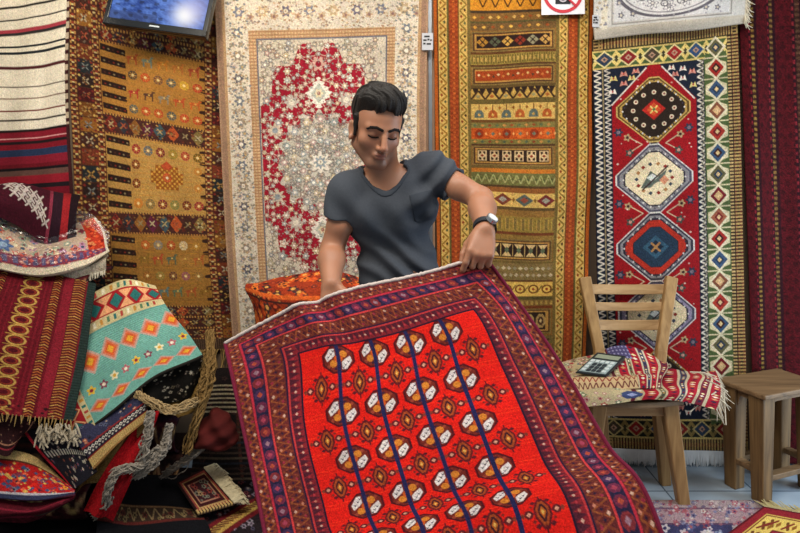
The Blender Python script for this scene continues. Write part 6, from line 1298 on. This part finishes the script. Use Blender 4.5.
r_, S_ = rug('folded_rug', 'pale multicoloured floral rug with a red end, folded below the burgundy rug', 'rug', (lambda L: (d_b(L), L.knots(.14), L)[2])(Loom(140, 80, '#b49c86', 1.8)), [0, .35, .7, 1], [0, .35, .75, 1],
    [[(-20, 200, 2.98), (35, 216, 2.98), (72, 224, 2.96), (96, 218, 2.96)], [(-20, 222, 2.84), (36, 236, 2.82), (76, 236, 2.84), (104, 230, 2.88)], [(-20, 248, 2.72), (36, 256, 2.70), (78, 252, 2.74), (108, 246, 2.82)], [(-20, 264, 2.68), (38, 275, 2.67), (82, 266, 2.71), (110, 251, 2.82)]], t=.03, shape=wr(.007, 1.4, .5), edge='#a89c88')
quick('cream fringed rug end lying flat beneath the pale floral rug', [0, .5, 1], [0, .6, 1], [[(40, 268, 2.90), (75, 260, 2.90), (108, 254, 2.92)], [(42, 274, 2.74), (76, 268, 2.75), (106, 260, 2.82)], [(44, 284, 2.74), (78, 279, 2.75), (106, 270, 2.82)]], '#a89c88', ['#b8ac98', '#8a7e6c'], ['#a89c88'], 40, (2, 4), (80, 30), sh=wr(.005, 2, .5), fr=('bottom', 60, .02, (.1, -.4, -1)))
# clear wrapping film on the folded rugs
m, nt, bs = _nodes('clear_film'); mix = nt.nodes.new('ShaderNodeMixShader'); tr = nt.nodes.new('ShaderNodeBsdfTransparent'); gl = nt.nodes.new('ShaderNodeBsdfGlossy'); gl.inputs['Roughness'].default_value = .22; gl.inputs['Color'].default_value = (.95, .97, 1, 1)
lw_ = nt.nodes.new('ShaderNodeLayerWeight'); lw_.inputs['Blend'].default_value = .25; mp_ = nt.nodes.new('ShaderNodeMapRange'); mp_.inputs['To Min'].default_value = .05; mp_.inputs['To Max'].default_value = .30; nt.links.new(lw_.outputs['Facing'], mp_.inputs['Value']); nt.links.new(mp_.outputs['Result'], mix.inputs['Fac']); nt.links.new(tr.outputs[0], mix.inputs[1]); nt.links.new(gl.outputs[0], mix.inputs[2]); nt.links.new(mix.outputs[0], nt.nodes['Material Output'].inputs['Surface'])
FILM = m
def film(label, C, us, vs, a):
    S = net(us, vs, pnet(C), 46, 36); n = normals(S); U, V_ = np.meshgrid(np.linspace(0, 1, 46), np.linspace(0, 1, 36)); S = S+n*(a*(np.abs(np.sin(U*13+5*np.sin(V_*7)))+.6*np.abs(np.sin(V_*19+U*8+2*np.sin(U*21)))))[..., None]
    root = thing('plastic_wrap', label, 'wrap', (S[..., 0].mean(), S[..., 1].mean(), S[..., 2].min())); i_ = np.arange(36*46).reshape(36, 46)
    link('film', rawmesh('film', S.reshape(-1, 3), np.stack([i_[:-1, :-1], i_[1:, :-1], i_[1:, 1:], i_[:-1, 1:]], -1).reshape(-1, 4)), FILM, root)
film('crumpled clear plastic wrap over the pale floral rug, left side', [[(-10, 220, 2.82), (40, 232, 2.80), (78, 230, 2.82)], [(-10, 258, 2.66), (36, 266, 2.66), (80, 258, 2.70)]], [0, .5, 1], [0, 1], .008)
film('crumpled clear plastic wrap sticking up at the red end of the pale floral rug', [[(50, 226, 2.82), (84, 212, 2.86), (108, 234, 2.86)], [(52, 240, 2.80), (86, 226, 2.83), (108, 246, 2.80)]], [0, .5, 1], [0, 1], .010)
# folded orange rug behind the man
def d_q(L):
    L.rect(0, 0, 120, 120, '#96341a'); fl(L, 420, ['#c8501c', '#5a2018', '#d8702c', '#7a2a1c', '#3c2a2a'], ['#e0a050', '#2a1818', '#c8502c'], (2, 5)); L.rect(0, 34, 120, 38, '#c85a24'); L.rect(0, 40, 120, 42, '#3a1c18')
C = [[P(256, 284, 2.80), P(285, 277, 2.82), P(320, 270, 2.84), P(375, 284, 2.84)], [P(246, 289, 2.70), P(270, 296, 2.60), P(312, 298, 2.56), P(375, 300, 2.56)], [P(254, 306, 2.68), P(271, 320, 2.58), P(312, 324, 2.54), P(375, 324, 2.54)]]
C.append([np.array((p[0], p[1], .02)) for p in C[2]])
rug('folded_rug', 'orange red rug folded to a pointed corner behind the raised carpet, left of the man', 'rug', (lambda L: (d_q(L), L.knots(.14), L)[2])(Loom(120, 120, '#a83a1c', 1.4)), [0, .25, .5, 1], [0, .3, .45, 1], C, t=.015, raw3d=True, shape=wr(.005, 1.5, .6))
